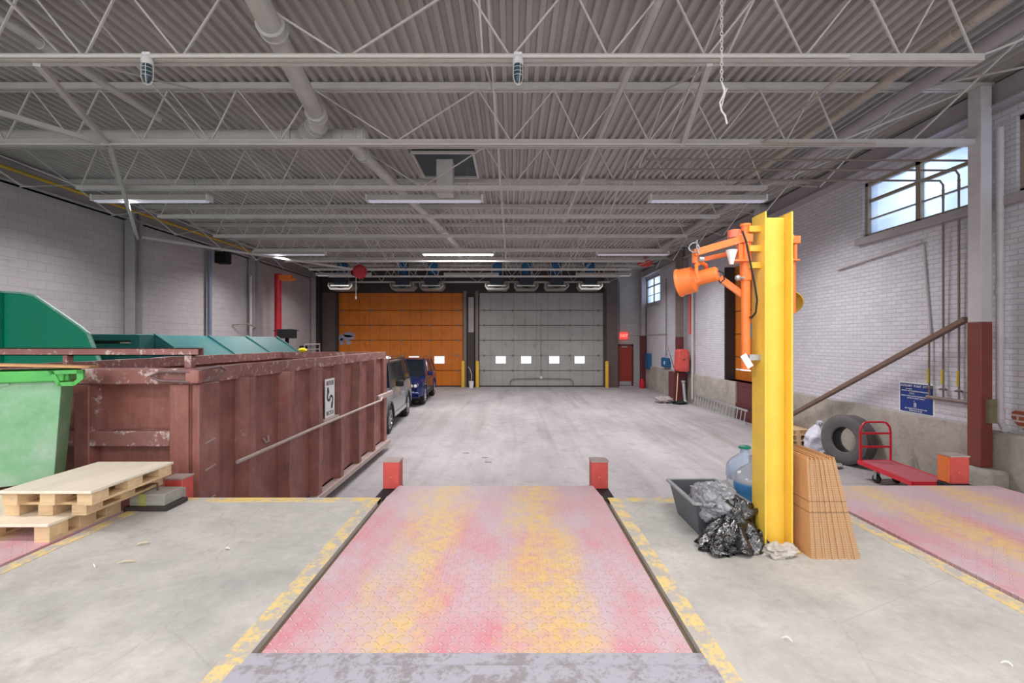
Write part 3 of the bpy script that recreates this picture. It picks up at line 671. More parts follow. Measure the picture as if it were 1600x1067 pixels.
# red hoist
X, Y, Z = -6.1, 18.85, 5.22
h = thing('chain_hoist', 'round red hoist hanging under the roof with a cord and pull', 'hoist', (X, Y, Z-.9))
MB().lathe([(0,-.16),(.2,-.16),(.27,-.1),(.28,0),(.27,.1),(.2,.16),(0,.16)], (X, Y, Z), (.25,-1,0), 24).lathe([(0,-.2),(.13,-.2),(.14,-.1),(.14,.02)], (X-.17, Y-.12, Z-.05), (.1,-1,0), 18).build('hoist_body', M_redfad if False else paint('hoist_red', rgb(176,30,44), .35, .15), h)
MB().bar((X, Y, Z+.2), (X, Y, ZT), .04).build('hanger', M_steel, h)
MB().cyl((X-.12, Y-.1, Z-.2), (X-.12, Y-.1, Z-1.0), .012, n=6).lathe([(0,0),(.03,.02),(.03,.12),(0,.14)], (X-.12, Y-.1, Z-1.12), (0,0,1), 10).build('pull_cord', M_conduit, h)
solo(MB().box(5.2, 5.75, 19.2, 19.5, 5.55, 5.75).box(5.3, 5.65, 19.25, 19.45, 5.5, 5.55).box(5.45, 5.5, 19.3, 19.34, 5.75, 6.2), 'heater_box', M_redfad, 'small red box hanging under the roof near the right wall', 'box', bevel=.02)

# ------------------------------------------------------------------ fan heaters over the doors
M_shell = paint('dusty_white_shell', rgb(140,138,132), .45, .12, rgb(120,112,104), .2, 5)
for i, pxx in enumerate((536, 631, 676, 777, 822, 869, 921)):
    Y = 22.5; X = (pxx-800)*Y/F; z = 4.86
    lab = ['fan heater over the left edge of the orange door, leftmost in the row', 'blue-motored fan heater over the middle of the orange door', 'blue-motored fan heater over the right part of the orange door',
           'blue-motored fan heater over the left end of the grey door, beside the middle pier', 'second fan heater from the left over the grey door', 'third fan heater from the left over the grey door', 'rightmost fan heater over the grey door'][i]
    r = thing('fan_heater', lab, 'fan heater', (X, Y, z), 'fan heaters above the overhead doors')
    MB().prism([(X-.56, z+.34), (X-.58, z+.16), (X-.46, z), (X+.42, z), (X+.58, z+.16), (X+.56, z+.34), (X+.5, z+.34), (X+.52, z+.18), (X+.4, z+.05), (X-.44, z+.05), (X-.52, z+.18), (X-.5, z+.34)], Y-.4, Y+.4, 'y').build('shell', M_shell, r, smooth=0)
    MB().prism([(X-.5, z+.33), (X-.52, z+.17), (X-.43, z+.04), (X+.4, z+.04), (X+.52, z+.17), (X+.5, z+.33)], Y-.3, Y+.3, 'y').build('filter_block', paint('dull_grey_filter', rgb(128,124,116), .7, .2, None, 0, 9), r)
    MB().lathe([(.0,0),(.32,0),(.34,.02),(.34,.1),(.3,.12),(0,.12)], (X, Y-.34, z+.42), (0,1,0)).build('fan_ring', paint('dark_blue_fan', rgb(34,44,62), .5, .1), r)
    MB().cyl((X, Y, z+.46), (X, Y, z+1.3), .2, n=18).box(X-.22, X+.22, Y-.2, Y+.2, z+.95, z+1.28).build('motor', M_blue, r, bevel=.02)
    MB().box(X+.24, X+.28, Y-.05, Y+.05, z+.3, z+1.3).box(X-.28, X-.24, Y-.05, Y+.05, z+.3, z+1.3).build('hanger_strap', M_steel, r)
    MB().box(X-.44, X+.42, Y-.41, Y-.38, z+.16, z+.21).build('lit_shell_bar', M_conduit, r)  # pale bar standing for the bright strip where light falls on the shell

# ------------------------------------------------------------------ yard things far
def bollard(x, y, lab):
    r = thing('bollard', lab, 'bollard', (x, y, 0), 'yellow bollards at the overhead doors')
    MB().lathe([(.095,0),(.095,1.34),(.085,1.38),(.05,1.4),(0,1.405)], (x, y, 0), (0,0,1), 18).build('post', M_yel2, r)
    MB().lathe([(.13,0),(.13,.02),(.1,.025)], (x, y, 0), (0,0,1), 18).build('base_ring', M_yard, r)
bollard(-2.57, 24.7, 'yellow bollard at the right edge of the orange door')
bollard(-1.82, 24.7, 'yellow bollard at the left edge of the grey door')
bollard(4.94, 24.45, 'yellow bollard at the right edge of the grey door')
b = thing('bucket', 'small white pail on the floor between two yellow bollards', 'bucket', (-2.12, 24.5, 0))
MB().lathe([(0,0),(.1,0),(.13,.34),(.14,.35),(.12,.33)], (-2.12, 24.5, 0)).build('pail', M_white, b)
MB().tube([(-2.12, 24.5, .3), (-2.1, 24.5, .7), (-2.2, 24.55, 1.0), (-2.3, 24.6, 1.1)], .015, 6).build('hose', M_conduit, b)
e = thing('fire_extinguisher', 'red fire extinguisher and cloth at the foot of the far right corner column', 'fire extinguisher', (6.72, 24.3, 0))
MB().lathe([(0,0),(.11,0),(.12,.05),(.12,.36),(.05,.43),(.03,.5),(0,.5)], (6.72, 24.3, 0)).build('cylinder', M_red, e)
MB().tube([(6.72, 24.3, .48), (6.6, 24.25, .45), (6.56, 24.25, .2), (6.58, 24.2, .12)], .02, 6).build('hose', M_red, e)
for (p0, p1, z0, z1, lab) in ((23.9, 24.55, 1.02, 1.8, 'larger blue electrical panel at the far end of the right wall'), (21.0, 21.9, 1.25, 1.68, 'smaller blue electrical panel with a pale switch below the thin conduit')):
    r = thing('electrical_panel', lab, 'electrical panel', (XR, p0, z0))
    MB().box(XR-.16, XR-.001, p0, p1, z0, z1).build('cabinet', M_bluebox, r, bevel=.012)
    MB().box(XR-.175, XR-.16, p0+.04, p1-.04, z0+.04, z1-.04).build('panel_door', M_bluebox, r, bevel=.006)
    if z1 < 1.7: MB().box(XR-.2, XR-.17, p0+.3, p0+.4, z0+.14, z0+.28).build('switch', M_white, r)
r = thing('fire_hose_box', 'tall red metal box hanging on the middle right column', 'box', (6.6, 18.6, 1.24))
MB().prism([(6.48, 1.3), (6.52, 2.05), (6.58, 2.12), (6.85, 2.12), (6.93, 2.02), (6.93, 1.3), (6.87, 1.24), (6.55, 1.24)], 18.35, 18.865, 'y').build('box_body', M_redfad, r, bevel=.03)
MB().box(6.55, 6.87, 18.33, 18.35, 1.34, 2.0).build('box_door', M_redfad, r, bevel=.01)
MB().box(6.66, 6.74, 18.31, 18.33, 1.7, 1.74).build('latch', M_dark, r)
solo(MB().bar((6.55, 18.95, 1.22), (6.3, 19.1, 2.2), .12, .04), 'metal_offcut', M_steel, 'grey bent metal strip leaning on top of the maroon pedestal', 'metal strip')
solo(MB().cyl((6.35, 18.2, .0), (6.6, 18.7, 1.18), .018, n=8), 'broom_handle', M_wood, 'thin wooden handle leaning against the maroon pedestal', 'handle')
gp = thing('drain_pipe', 'pale ribbed pipe section standing beside the maroon pedestal', 'pipe', (6.8, 17.9, 0))
MB().cyl((6.74, 18.3, 0), (6.72, 18.45, .85), .06, n=14).lathe([(.06,0),(.085,.02),(.085,.08),(.06,.1)], (6.72, 18.44, .8), (0,0,1), 14).lathe([(.12,0),(.1,.04),(.06,.15)], (6.74, 18.3, 0), (0,0,1), 14).build('pipe_section', M_steel, gp)
def crumple(mb, c, sx, sy, sz, seed=0, n=26, amp=.35, freq=3.0, flat_z=None):
    c = Vector(c)
    def fn(u, v):
        th = u*2*PI; ph = v*PI
        d = Vector((math.cos(th)*math.sin(ph), math.sin(th)*math.sin(ph), math.cos(ph)))
        q = d*freq+Vector((seed*3.1, seed*1.7, seed))
        k = 1+amp*(noise.noise(q)+.5*abs(noise.noise(q*2.3))+.35*noise.noise(q*5.1)+.2*noise.noise(q*9))
        p = Vector((d.x*sx*k, d.y*sy*k, d.z*sz*k))+c
        if flat_z is not None and p.z < flat_z: p.z = flat_z
        return p
    return mb.grid(fn, n*2, n)
M_rags = paint('mixed_rags', rgb(170,160,160), .9, .3, rgb(90,60,56), .3, 12)
solo(crumple(MB(), (6.0, 18.6, .11), .32, .22, .13, 4, 14, .6, flat_z=.0), 'rag_pile', M_rags, 'small heap of pale and dark rags on the floor left of the maroon pedestal', 'rags')
solo(crumple(MB(), (6.5, 18.25, .05), .25, .2, .07, 6, 12, .5, flat_z=.0), 'black_sack', M_black, 'flat black sack at the foot of the maroon pedestal', 'sack')
# ladder lying on its edge along the right wall
ld = thing('ladder', 'aluminium ladder lying on its side along the plinth of the right wall', 'ladder', (6.9, 15.7, 0))
A0, A1 = Vector((6.94, 18.0, 0)), Vector((6.84, 13.75, 0)); 
for z, nm in ((.03, 'rail'), (.40, 'rail')):
    MB().bar(A0+Vector((.05*(z > .1), 0, z)), A1+Vector((.05*(z > .1), 0, z)), .028, .06).build(nm, M_alu, ld)
for k in range(17):
    p = A0.lerp(A1, (k+.5)/17); MB().cyl(p+Vector((0,0,.05)), p+Vector((.05,0,.38)), .016, n=8).build('rung', M_alu, ld)
# leaning bar
solo(MB().bar((6.84, 12.75, .04), (6.84, 7.08, 2.78), .09, .07), 'leaning_beam', paint('brown_beam', rgb(118,94,80), .6, .15, None, 0, 4), 'long brown beam leaning diagonally along the right wall', 'beam')

# blue notice
bs = thing('wall_notice', 'dark blue notice with white lettering on the right wall above the plinth', 'sign', (XR, 8.25, 1.22))
MB().box(XR-.004, XR-.001, 7.90, 8.62, 1.17, 1.72).build('sign_border', M_white, bs)
MB().box(XR-.012, XR-.004, 7.93, 8.59, 1.19, 1.69).build('sign_plate', paint('navy_sign', rgb(24,52,128), .4, .1, None, 0, 4), bs)
def stext(b, z, size, y=8.26, sx=1.0): text(b, size, frame((XR-.0135, y, z), (0,-1,0), (0,0,1)), bs, M_white, sx=sx)
stext('AUXILIARY  PLANT  SYSTEM', 1.65, .055, sx=.92)
stext('(CLOSED)', 1.595, .03, 8.4); stext('NORMAL VALVE POSITION IS HANDLE IN LINE', 1.56, .03, sx=.95)
stext('NORMAL OPEN POSITION IS WHEN VALVE STEM', 1.47, .03, sx=.93); stext('SHOWS AT RIGHT ANGLE', 1.435, .03)
stext('ALL VALVES MUST BE SHUT OFF', 1.25, .032); stext('WHEN NOT IN USE', 1.215, .03)
m = MB()
for zc, yc, s in ((1.52, 8.27, .026), (1.385, 8.27, .022)):
    m.tube([(XR-.016, yc+s*math.cos(q*PI/2), zc+s*math.sin(q*PI/2)) for q in range(4)], .004, 5, True)
m.tube([(XR-.016, 8.3, 1.528), (XR-.016, 8.38, 1.528), (XR-.016, 8.38, 1.512), (XR-.016, 8.3, 1.512)], .003, 5)
m.box(XR-.016, XR-.012, 8.25, 8.262, 1.28, 1.36).box(XR-.016, XR-.012, 8.28, 8.292, 1.28, 1.36)
m.build('valve_symbol', M_white, bs)

# small pallets stack by right wall
def pallet(x0, x1, y0, y1, z, h, label, top='slats', group='pallets', mat=None, name='pallet', blocks=3):
    r = thing(name, label, 'pallet', ((x0+x1)/2, (y0+y1)/2, z), group); mat = mat or M_wood; tb = .018
    bw = .1
    for i in range(3):
        xx = x0+(x1-x0-bw)*i/2
        for j in range(blocks):
            yy = y0+(y1-y0-bw*1.3)*j/(blocks-1)
            MB().box(xx, xx+bw, yy, yy+bw*1.3, z+tb, z+h-tb).build('block', mat, r, bevel=.003)
        MB().box(xx, xx+bw, y0, y1, z, z+tb).build('bottom_board', mat, r, bevel=.002)
    if top == 'ply': MB().box(x0-.01, x1+.01, y0-.02, y1+.01, z+h-tb, z+h).build('deck_sheet', M_ply, r, bevel=.002)
    else:
        n = 6
        for k in range(n):
            yy = y0+(y1-y0-.085)*k/(n-1); MB().box(x0, x1, yy, yy+.085, z+h-tb, z+h).build('deck_board', mat, r, bevel=.002)
    return r
for k in range(3):
    pallet(6.4, 6.98, 10.95+.02*k, 11.75, .13*k+(.0 if k < 2 else .0), .13 if k < 2 else .11, ('bottom', 'middle', 'top')[k]+' small pallet in the stack by the right wall plinth', 'slats', 'small pallets by the right wall')
# white sack
M_whitebag = paint('white_plastic_bag', rgb(206,208,218), .35, .1, rgb(160,160,176), .15, 7, bump=.5)
wb = thing('plastic_sack', 'knotted white plastic sack leaning by the truck tyre', 'sack', (6.72, 10.35, 0))
def sack(u, v):
    th = u*2*PI; z = v*.62; r = .25*(1-.25*(1-min(1, v*5))**2)*(1-.85*max(0, (v-.55)/.45)**1.3)
    q = Vector((math.cos(th)*2, math.sin(th)*2, v*3)); r *= 1+.22*noise.noise(q*1.4)+.1*noise.noise(q*4)
    return Vector((6.72+r*math.cos(th)*.95, 10.35+r*math.sin(th), z))
MB().grid(sack, 40, 24).build('sack_body', M_whitebag, wb)
crumple(MB(), (6.75, 10.33, .64), .06, .05, .05, 2, 10, .8).build('knot', M_whitebag, wb)
# truck tyre leaning at plinth: axis points to the camera's left
def tyre(c, ax, R, w, label):
    c = Vector(c); r = thing('truck_tyre', label, 'tyre', (c.x, c.y, 0)); w2 = w/2
    MT = paint('tyre_rubber', rgb(92,88,88), .7, .15, rgb(120,112,106), .2, 8)
    prof = [(R*.50,-w2*.72),(R*.535,-w2*.86),(R*.7,-w2*.98),(R*.85,-w2*1.0),(R*.95,-w2*.92)]
    gz = [-.86,-.52,-.44,-.16,-.08,.08,.16,.44,.52,.86]
    for i, g in enumerate(gz): prof.append((R if i % 2 == 0 else R, g*w2)); 
    prof2 = []
    for i in range(0, len(gz)-1, 2):
        a, b = gz[i]*w2, gz[i+1]*w2; prof2 += [(R*.975, a), (R, a+.003), (R, b-.003), (R*.975, b)]
    prof = prof[:5]+prof2+[(R*.95,w2*.92),(R*.85,w2),(R*.7,w2*.98),(R*.535,w2*.86),(R*.50,w2*.72),(R*.535,w2*.6),(R*.9,w2*.5),(R*.9,-w2*.5),(R*.535,-w2*.6),(R*.50,-w2*.72)]
    MB().lathe(prof, c, ax, 48).build('carcass', MT, r, smooth=30)
    return r
tyre((6.68, 9.35, .487), (-.96, -.27, .06), .485, .32, 'big worn truck tyre standing against the right wall plinth')
m = MB()
for k in range(4):
    R = .3+.04*k; m.tube([(6.05+R*math.cos(q*PI/9)*.8, 9.15+R*.5*math.sin(q*PI/9), .02+.012*k+.02*math.sin(q*1.3+k)) for q in range(18)], .015, 6, True)
solo(m, 'strap_coil', M_greywood, 'loose coil of dirty pale strap on the floor before the truck tyre', 'strap', origin=(6.05, 9.15, 0))
solo(MB().bar((6.0, 9.3, .05), (6.3, 9.55, .2), .07, .03), 'wood_scrap', M_greywood, 'pale scrap stick propped across the coiled strap', 'wood scrap')

# platform cart
ct = thing('platform_cart', 'red platform cart with a two-rail push handle by the right wall', 'cart', (6.3, 7.8, 0))
q = [(6.20, 8.42), (6.78, 8.42), (6.64, 7.12), (6.06, 7.12)]
def inset(q, d):
    cx = sum(a for a, b in q)/4; cy = sum(b for a, b in q)/4
    return [(a+(cx-a)*d, b+(cy-b)*d*.5) for a, b in q]
MB().prism(q, .30, .315, 'z').build('deck', paint('dusty_red_deck', rgb(180,92,102), .6, .1, rgb(150,110,112), .2, 6), ct)
m = MB()
for i in range(4): a, b = q[i], q[(i+1) % 4]; m.bar((a[0], a[1], .285), (b[0], b[1], .285), .03, .07)
m.build('deck_frame', M_red, ct)
hx0, hx1, hy = 6.22, 6.76, 8.40; hh = 1.0
MB().tube([(hx0, hy, .25), (hx0, hy, .82), (hx0+.02, hy, .92), (hx0+.08, hy, hh-.01), (hx0+.16, hy, hh), (hx1-.16, hy, hh), (hx1-.08, hy, hh-.01), (hx1-.02, hy, .92), (hx1, hy, .82), (hx1, hy, .25)], .019, 10).build('handle', M_red, ct)
for z in (.80, .56): MB().bar((hx0, hy, z), (hx1, hy, z), .02, .035).build('crossbar', M_red, ct)
for (x, y) in ((6.28, 8.1), (6.62, 8.1), (6.22, 7.3), (6.5, 7.3)):
    w = MB().lathe([(.02,-.02),(.07,-.022),(.078,-.012),(.078,.012),(.07,.022),(.02,.02)], (x, y, .078), (1,.1,0), 20).build('wheel', M_black, ct)
    MB().box(x-.03, x+.03, y-.03, y+.03, .16, .25).box(x-.032, x-.026, y-.03, y+.03, .07, .17).box(x+.026, x+.032, y-.03, y+.03, .07, .17).build('caster_fork', M_steel, ct)

# ------------------------------------------------------------------ dock levellers and bumpers
def leveller(a, b, label, seed, lip=4.22):
    x0, x1 = a+.042, b-.036; cx = (a+b)/2
    r = thing('dock_leveller', label, 'dock leveller', (cx, 2.9, DOCK-.05), 'dock levellers set in the loading dock')
    MB().box(x0, x1, PY0+.025, 3.93, DOCK-.025, DOCK+.004).build('deck_plate', M_tread, r, bevel=.003)
    MB().prism([(x0+.005, 3.935), (x1-.005, 3.935), (x1-.03, lip), (x0+.03, lip)], DOCK-.022, DOCK+.002, 'z').build('lip_plate', M_tread, r)
    MB().cyl((x0, 3.935, DOCK-.03), (x1, 3.935, DOCK-.03), .016, n=10).build('hinge', M_thin, r)
    MB().box(x0+.05, x0+.12, PY0+.1, 3.9, DOCK-.18, DOCK-.025).box(x1-.12, x1-.05, PY0+.1, 3.9, DOCK-.18, DOCK-.025).box(cx-.04, cx+.04, PY0+.1, 3.9, DOCK-.18, DOCK-.025).box(x0+.05, x1-.05, 3.86, 3.9, .2, DOCK-.025).build('under_frame', M_dark, r)
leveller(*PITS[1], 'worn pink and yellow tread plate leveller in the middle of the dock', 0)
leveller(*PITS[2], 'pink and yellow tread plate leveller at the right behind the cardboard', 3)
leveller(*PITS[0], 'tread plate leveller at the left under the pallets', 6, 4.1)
def stop(x, y, zt, label, w=.15, orange=False):
    r = thing('lip_stop', label, 'lip stop', (x, y, 0), 'red stop posts at the levellers')
    MB().box(x-w/2, x+w/2, y-.07, y+.07, DOCK-.05, zt).build('red_head', M_redfad, r, bevel=.008)
    MB().box(x-w/2-.004, x+w/2+.004, y-.074, y+.074, zt-.006, zt+.006).build('cap_plate', M_rub, r)
    MB().box(x-w/2-.01, x+w/2+.01, y-.35, y+.07, .25, DOCK-.05).build('rubber_bumper', M_black, r, bevel=.01)
    MB().box(x-w/2, x+w/2, y-.12, y+.05, 0, .25).build('foot', M_dark, r)
    if orange: MB().box(x-w/2-.004, x-w/2, y-.06, y+.06, DOCK-.04, zt-.01).build('orange_side', M_orange, r)
stop(-1.10, 4.35, 1.35, 'red stop post left of the middle leveller lip')
stop(.80, 4.35, 1.35, 'red stop post right of the middle leveller lip')
stop(4.22, 4.5, 1.36, 'red stop post with an orange side, beside the red platform cart', .18, True)
stop(-2.82, 3.985, 1.30, 'red-topped stop post at the left, behind the grey wood block', .15)

# dock floor litter
def scrap(x, y, a, l, w, lab, col):
    M = Matrix.Translation((x, y, DOCK+.004)) @ Matrix.Rotation(a, 4, 'Z')
    m = MB(M); m.grid(lambda u, v: Vector(((u-.5)*l, (v-.5)*w*(1-abs(2*u-1)**2*.8), .012*math.sin(u*PI)+.006*math.sin(v*5))), 8, 4)
    solo(m, 'paper_scrap', col, lab, 'scrap', origin=(x, y, DOCK), fix=False)
MW = flat('white_paper', rgb(236,234,232), .8); ML = flat('dry_leaf', rgb(206,190,160), .8)
for (sx_, sy_, a, l, w, lab, cm_) in ((224, 853, .5, .07, .02, 'pale leaf scrap on the dock left of the middle leveller, farthest of the group', ML), (198, 882, .3, .09, .015, 'thin curled leaf on the dock floor at left', ML),
      (356, 861, 0, .035, .03, 'small white paper ball on the dock near the left leveller edge', MW), (148, 888, -.7, .05, .015, 'tiny pale paper sliver nearest the left edge of the dock floor', MW),
      (1230, 1003, -.7, .04, .006, 'tiny straw on the dock floor right of the middle leveller', MW), (1573, 1042, -.6, .035, .006, 'tiny straw at the bottom right of the dock floor', MW)):
    Yd = F*(CZ-DOCK)/(sy_-534.5); scrap((sx_-800)*Yd/F, Yd, a, l, w, lab, cm_)
for (sx_, sy_, lab) in ((757, 717, 'left small stone on the yard floor beyond the leveller'), (763, 724, 'right small stone on the yard floor beyond the leveller'), (728, 710, 'flat pale flake on the yard floor beyond the leveller')):
    Yd = F*CZ/(sy_-534.5); solo(crumple(MB(), ((sx_-800)*Yd/F, Yd, .008), .06, .03, .012, sx_, 8, .5, flat_z=0), 'floor_debris', M_yard, lab, 'debris')

# ------------------------------------------------------------------ yellow post
X0, X1, Y0, Y1 = 1.56, 1.735, 2.9, 3.06; ZTP = 3.25
yp = thing('steel_post', 'tall bright yellow H-section steel post standing on the dock', 'post', (1.65, 2.98, DOCK))
MB().box(X0, X0+.012, Y0, Y1, DOCK, ZTP).box(X1-.012, X1, Y0, Y1, DOCK, ZTP).box(X0+.012, X1-.012, 2.974, 2.986, DOCK+.0, ZTP-.02).build('h_section', M_yel, yp, smooth=0, bevel=.004)
MB().box(X0-.03, X1+.03, Y0-.03, Y1+.03, DOCK, DOCK+.012).build('base_plate', M_yel2, yp)
solo(crumple(MB(), (1.62, 2.85, DOCK+.03), .085, .055, .04, 9, 20, .6, 2.5, flat_z=DOCK), 'rag', paint('grey_rag', rgb(190,182,172), .9, .15, None, 0, 12, bump=.4), 'crumpled pale grey rag at the foot of the yellow post', 'rag')

# orange dock light
def P(x, y, Y=3.0): a, b = px(x, y, Y); return Vector((a, Y, b))
dl = thing('dock_light', 'orange swing-arm dock light mounted on the left of the yellow post', 'dock light', P(1165, 580))
MB().cyl(P(1165, 352), P(1165, 580), .027, n=18).cyl(P(1165, 352), P(1165, 356), .033, n=18).build('pole', M_orange, dl)
MB().cyl(P(1165, 378), P(1165, 440), .034, n=18).build('sleeve', M_orange, dl)
MB().bar(P(1162, 375, 2.97), P(1085, 397, 2.97), .022, .045).build('upper_arm', M_orange, dl, bevel=.003)
MB().bar(P(1156, 395, 3.06), P(1090, 409, 3.03), .02, .03).build('upper_arm', M_orange, dl, bevel=.003)
MB().bar(P(1162, 464, 3.02), P(1124, 436, 3.05), .03, .04).build('lower_arm', M_orange, dl, bevel=.003)
MB().cyl(P(1147, 362, 3.0), P(1147, 374, 3.0), .04, n=16).build('pivot_cap', paint('pink_faded_orange', rgb(226,120,92), .5, .1), dl)
MB().box(*sorted((P(1150,0).x, P(1172,0).x)), 2.96, 3.04, CZ+(534.5-382)/245, CZ+(534.5-369)/245).build('pivot_bracket', M_orange, dl, bevel=.004)
MB().box(P(1142,0).x, P(1168,0).x, 2.95, 3.04, P(0,412).z, P(0,409).z).box(P(1150,0).x, P(1156,0).x, 2.96, 3.0, P(0,410).z, P(0,385).z).build('pivot_bracket', M_orange, dl)
MB().lathe([(.004,0),(.012,.0),(.035,.09),(.033,.09),(.0,.05)], P(1143, 415, 2.95), (0,0,1), 14).build('funnel', M_white, dl)
MB().cyl(P(1087, 395), P(1087, 413), .022, n=14).build('end_joint', M_orange, dl)
MB().cyl(P(1092, 407, 2.97), P(1099, 407, 2.97), .017, n=12).build('joint_knob', M_steel, dl)
a = Vector((-.8, .6, -.18)).normalized(); o = P(1122, 429, 2.97)
hd = MB().lathe([(0,0),(.036,.0),(.046,.01),(.047,.12),(.05,.13),(.084,.15),(.088,.225),(.088,.232),(.094,.24),(.094,.25),(.086,.25),(.064,.24),(.06,.19),(.0,.18)], o, a, 28).build('lamp_head', M_orange, dl)
MB().lathe([(0,0),(.07,.01),(.078,.02)], o+a*.215, a, 20).build('lens', M_white, hd)
MB().tube([P(1096, 412), P(1088, 416, 2.97), P(1088, 424, 2.94), P(1090, 438, 2.935)], .012, 8).tube([P(1096, 412), P(1103, 416, 3.03), P(1103, 424, 3.06), P(1100, 436, 3.065)], .012, 8).cyl(P(1090, 438, 2.93), P(1090, 438, 2.95), .02, n=12).build('yoke', M_orange, dl)
m = MB(); c = P(1085, 389, 2.95); m.tube([c+Vector((.032*math.cos(q*PI/8), .008*math.sin(q), .03*math.sin(q*PI/8))) for q in range(16)], .004, 6, True)
m.tube([c+Vector((0,0,.03)), c+Vector((.02,.01,.05)), c+Vector((.015,0,0)), c+Vector((.03,0,-.04))], .004, 6)
m.build('wire_loop', M_steel, dl)
MB().cyl(P(1153, 436, 2.98), P(1163, 436, 2.98), .008, n=8).lathe([(0,-.02),(.014,-.014),(.02,0),(.014,.014),(0,.02)], P(1153, 436, 2.98), (1,0,0), 14).build('ball_knob', M_steel, dl)
MB().tube([P(1160, 363, 2.94), P(1166, 380, 2.93), P(1172, 410, 2.92), P(1179, 445, 2.9), P(1183, 470, 2.9), P(1181, 490, 2.9), P(1174, 499, 2.93), P(1172, 497, 2.99)], .006, 8).tube([P(1122, 425, 2.98), P(1130, 428, 2.97), P(1132, 438, 2.97), P(1126, 444, 2.98), P(1121, 437, 3.0)], .005, 6).build('cable', M_black, dl)
for y in (362, 392, 418, 560): MB().box(1.49, 1.562, 2.95, 3.0, P(0,y).z-.018, P(0,y).z+.018).build('mount_clamp', M_yel2 if y < 500 else M_steel, dl)
tg = MB(Matrix.Translation(P(1167, 566, 2.93)) @ Matrix.Rotation(-.55, 4, 'Y')).box(-.02, .02, -.002, .002, -.045, .045).build('tag', M_white, dl)
MB(Matrix.Translation(P(1162, 580, 2.93)) @ Matrix.Rotation(.1, 4, 'Y')).box(-.035, .03, -.03, .03, -.004, .004).build('tag', M_white, dl)
# right-hand twin on the other side of the post
dr2 = thing('dock_light', 'orange dock light on the right of the yellow post, seen by its open yellow reflector', 'dock light', P(1241, 495, 3.1))
MB().cyl(P(1239, 372, 3.1), P(1239, 492, 3.1), .017, n=12).build('pole', M_orange, dr2)
MB().box(P(1233,0,3.1).x, P(1246,0,3.1).x, 3.06, 3.14, P(0,384,3.1).z, P(0,372,3.1).z).box(P(1233,0,3.1).x, P(1245,0,3.1).x, 3.06, 3.14, P(0,411,3.1).z, P(0,408,3.1).z).build('pivot_bracket', M_orange, dr2, bevel=.004)
MB().cyl(P(1242, 384, 3.08), P(1242, 408, 3.08), .014, n=12).build('sleeve', M_orange, dr2)
MB().bar(P(1236, 445, 3.1), P(1233, 470, 3.15), .02).build('lower_arm', M_orange, dr2)
MB().box(1.735, 1.80, 3.0, 3.12, P(0,380,3.1).z, P(0,374,3.1).z).build('mount_clamp', M_yel2, dr2)
a = Vector((-.3, -.75, -.45)).normalized(); o = P(1231, 472, 3.16)-a*.03
MB().lathe([(0,0),(.03,.0),(.05,.02),(.075,.045),(.083,.06),(.088,.062),(.083,.066),(.07,.05),(.045,.03),(0,.02)], o, a, 26).build('reflector', [paint('old_gold_reflector', rgb(190,160,60), .3, .1)][0], dr2)

# water jugs
def glassy(name, col, tr=.6, rough=.12):
    t = NT(name); t.base(col); t.rough(rough); t.b.inputs['Transmission Weight'].default_value = tr; t.b.inputs['IOR'].default_value = 1.25; return t.m
M_jug = glassy('clear_blue_jug', rgb(206,220,242), .3); t = NT('blue_jug_half_full'); zz = t.sep()[2]; t.base(t.ramp(zz, [(.29, rgb(84,156,220)), (.31, rgb(196,200,214))])); t.rough(.15); t.b.inputs['Transmission Weight'].default_value = .15; M_jug2 = t.m
M_jug2b = glassy('deep_blue_jug', rgb(120,178,228), .25)
def jug(x, y, mat, label, cap=None):
    r = thing('water_jug', label, 'water jug', (x, y, DOCK), 'water jugs behind the yellow post')
    prof = [(0,.0),(.12,.0),(.135,.02),(.135,.09),(.128,.10),(.128,.12),(.135,.13),(.135,.2),(.128,.215),(.128,.235),(.135,.25),(.135,.315),(.125,.345),(.09,.385),(.04,.42),(.032,.435),(.032,.475),(.0,.476)]
    MB().lathe(prof, (x, y, DOCK), (0,0,1), 32).build('jug_body', mat, r)
    if cap: MB().lathe([(.034,0),(.045,.003),(.045,.018),(.03,.024),(0,.026)], (x, y, DOCK+.462), (0,0,1), 20).build('cap', cap, r)
    else: MB().lathe([(.033,0),(.036,.002),(.036,.012),(.033,.014)], (x, y, DOCK+.462), (0,0,1), 20).build('neck_ring', mat, r)
    return r
j = jug(1.81, 3.66, M_jug, 'pale blue water jug with a green cap, behind the yellow post', paint('green_cap', rgb(20,140,110), .4, .1))
def curved(xc, yc, R, a0, a1, z0, z1):
    return MB().grid(lambda u, v: Vector((xc+R*math.cos(a0+(a1-a0)*u), yc+R*math.sin(a0+(a1-a0)*u), z0+(z1-z0)*v)), 10, 2)
curved(1.81, 3.66, .137, math.radians(185), math.radians(245), DOCK+.14, DOCK+.235).build('label_band', M_white, j, fix=False)
curved(1.81, 3.66, .1385, math.radians(195), math.radians(222), DOCK+.165, DOCK+.19).build('label_logo', flat('jug_logo_blue', rgb(50,60,160), .4), j, fix=False)
jug(1.725, 3.355, M_jug2, 'deep blue ribbed water jug nearer the yellow post, without a cap')

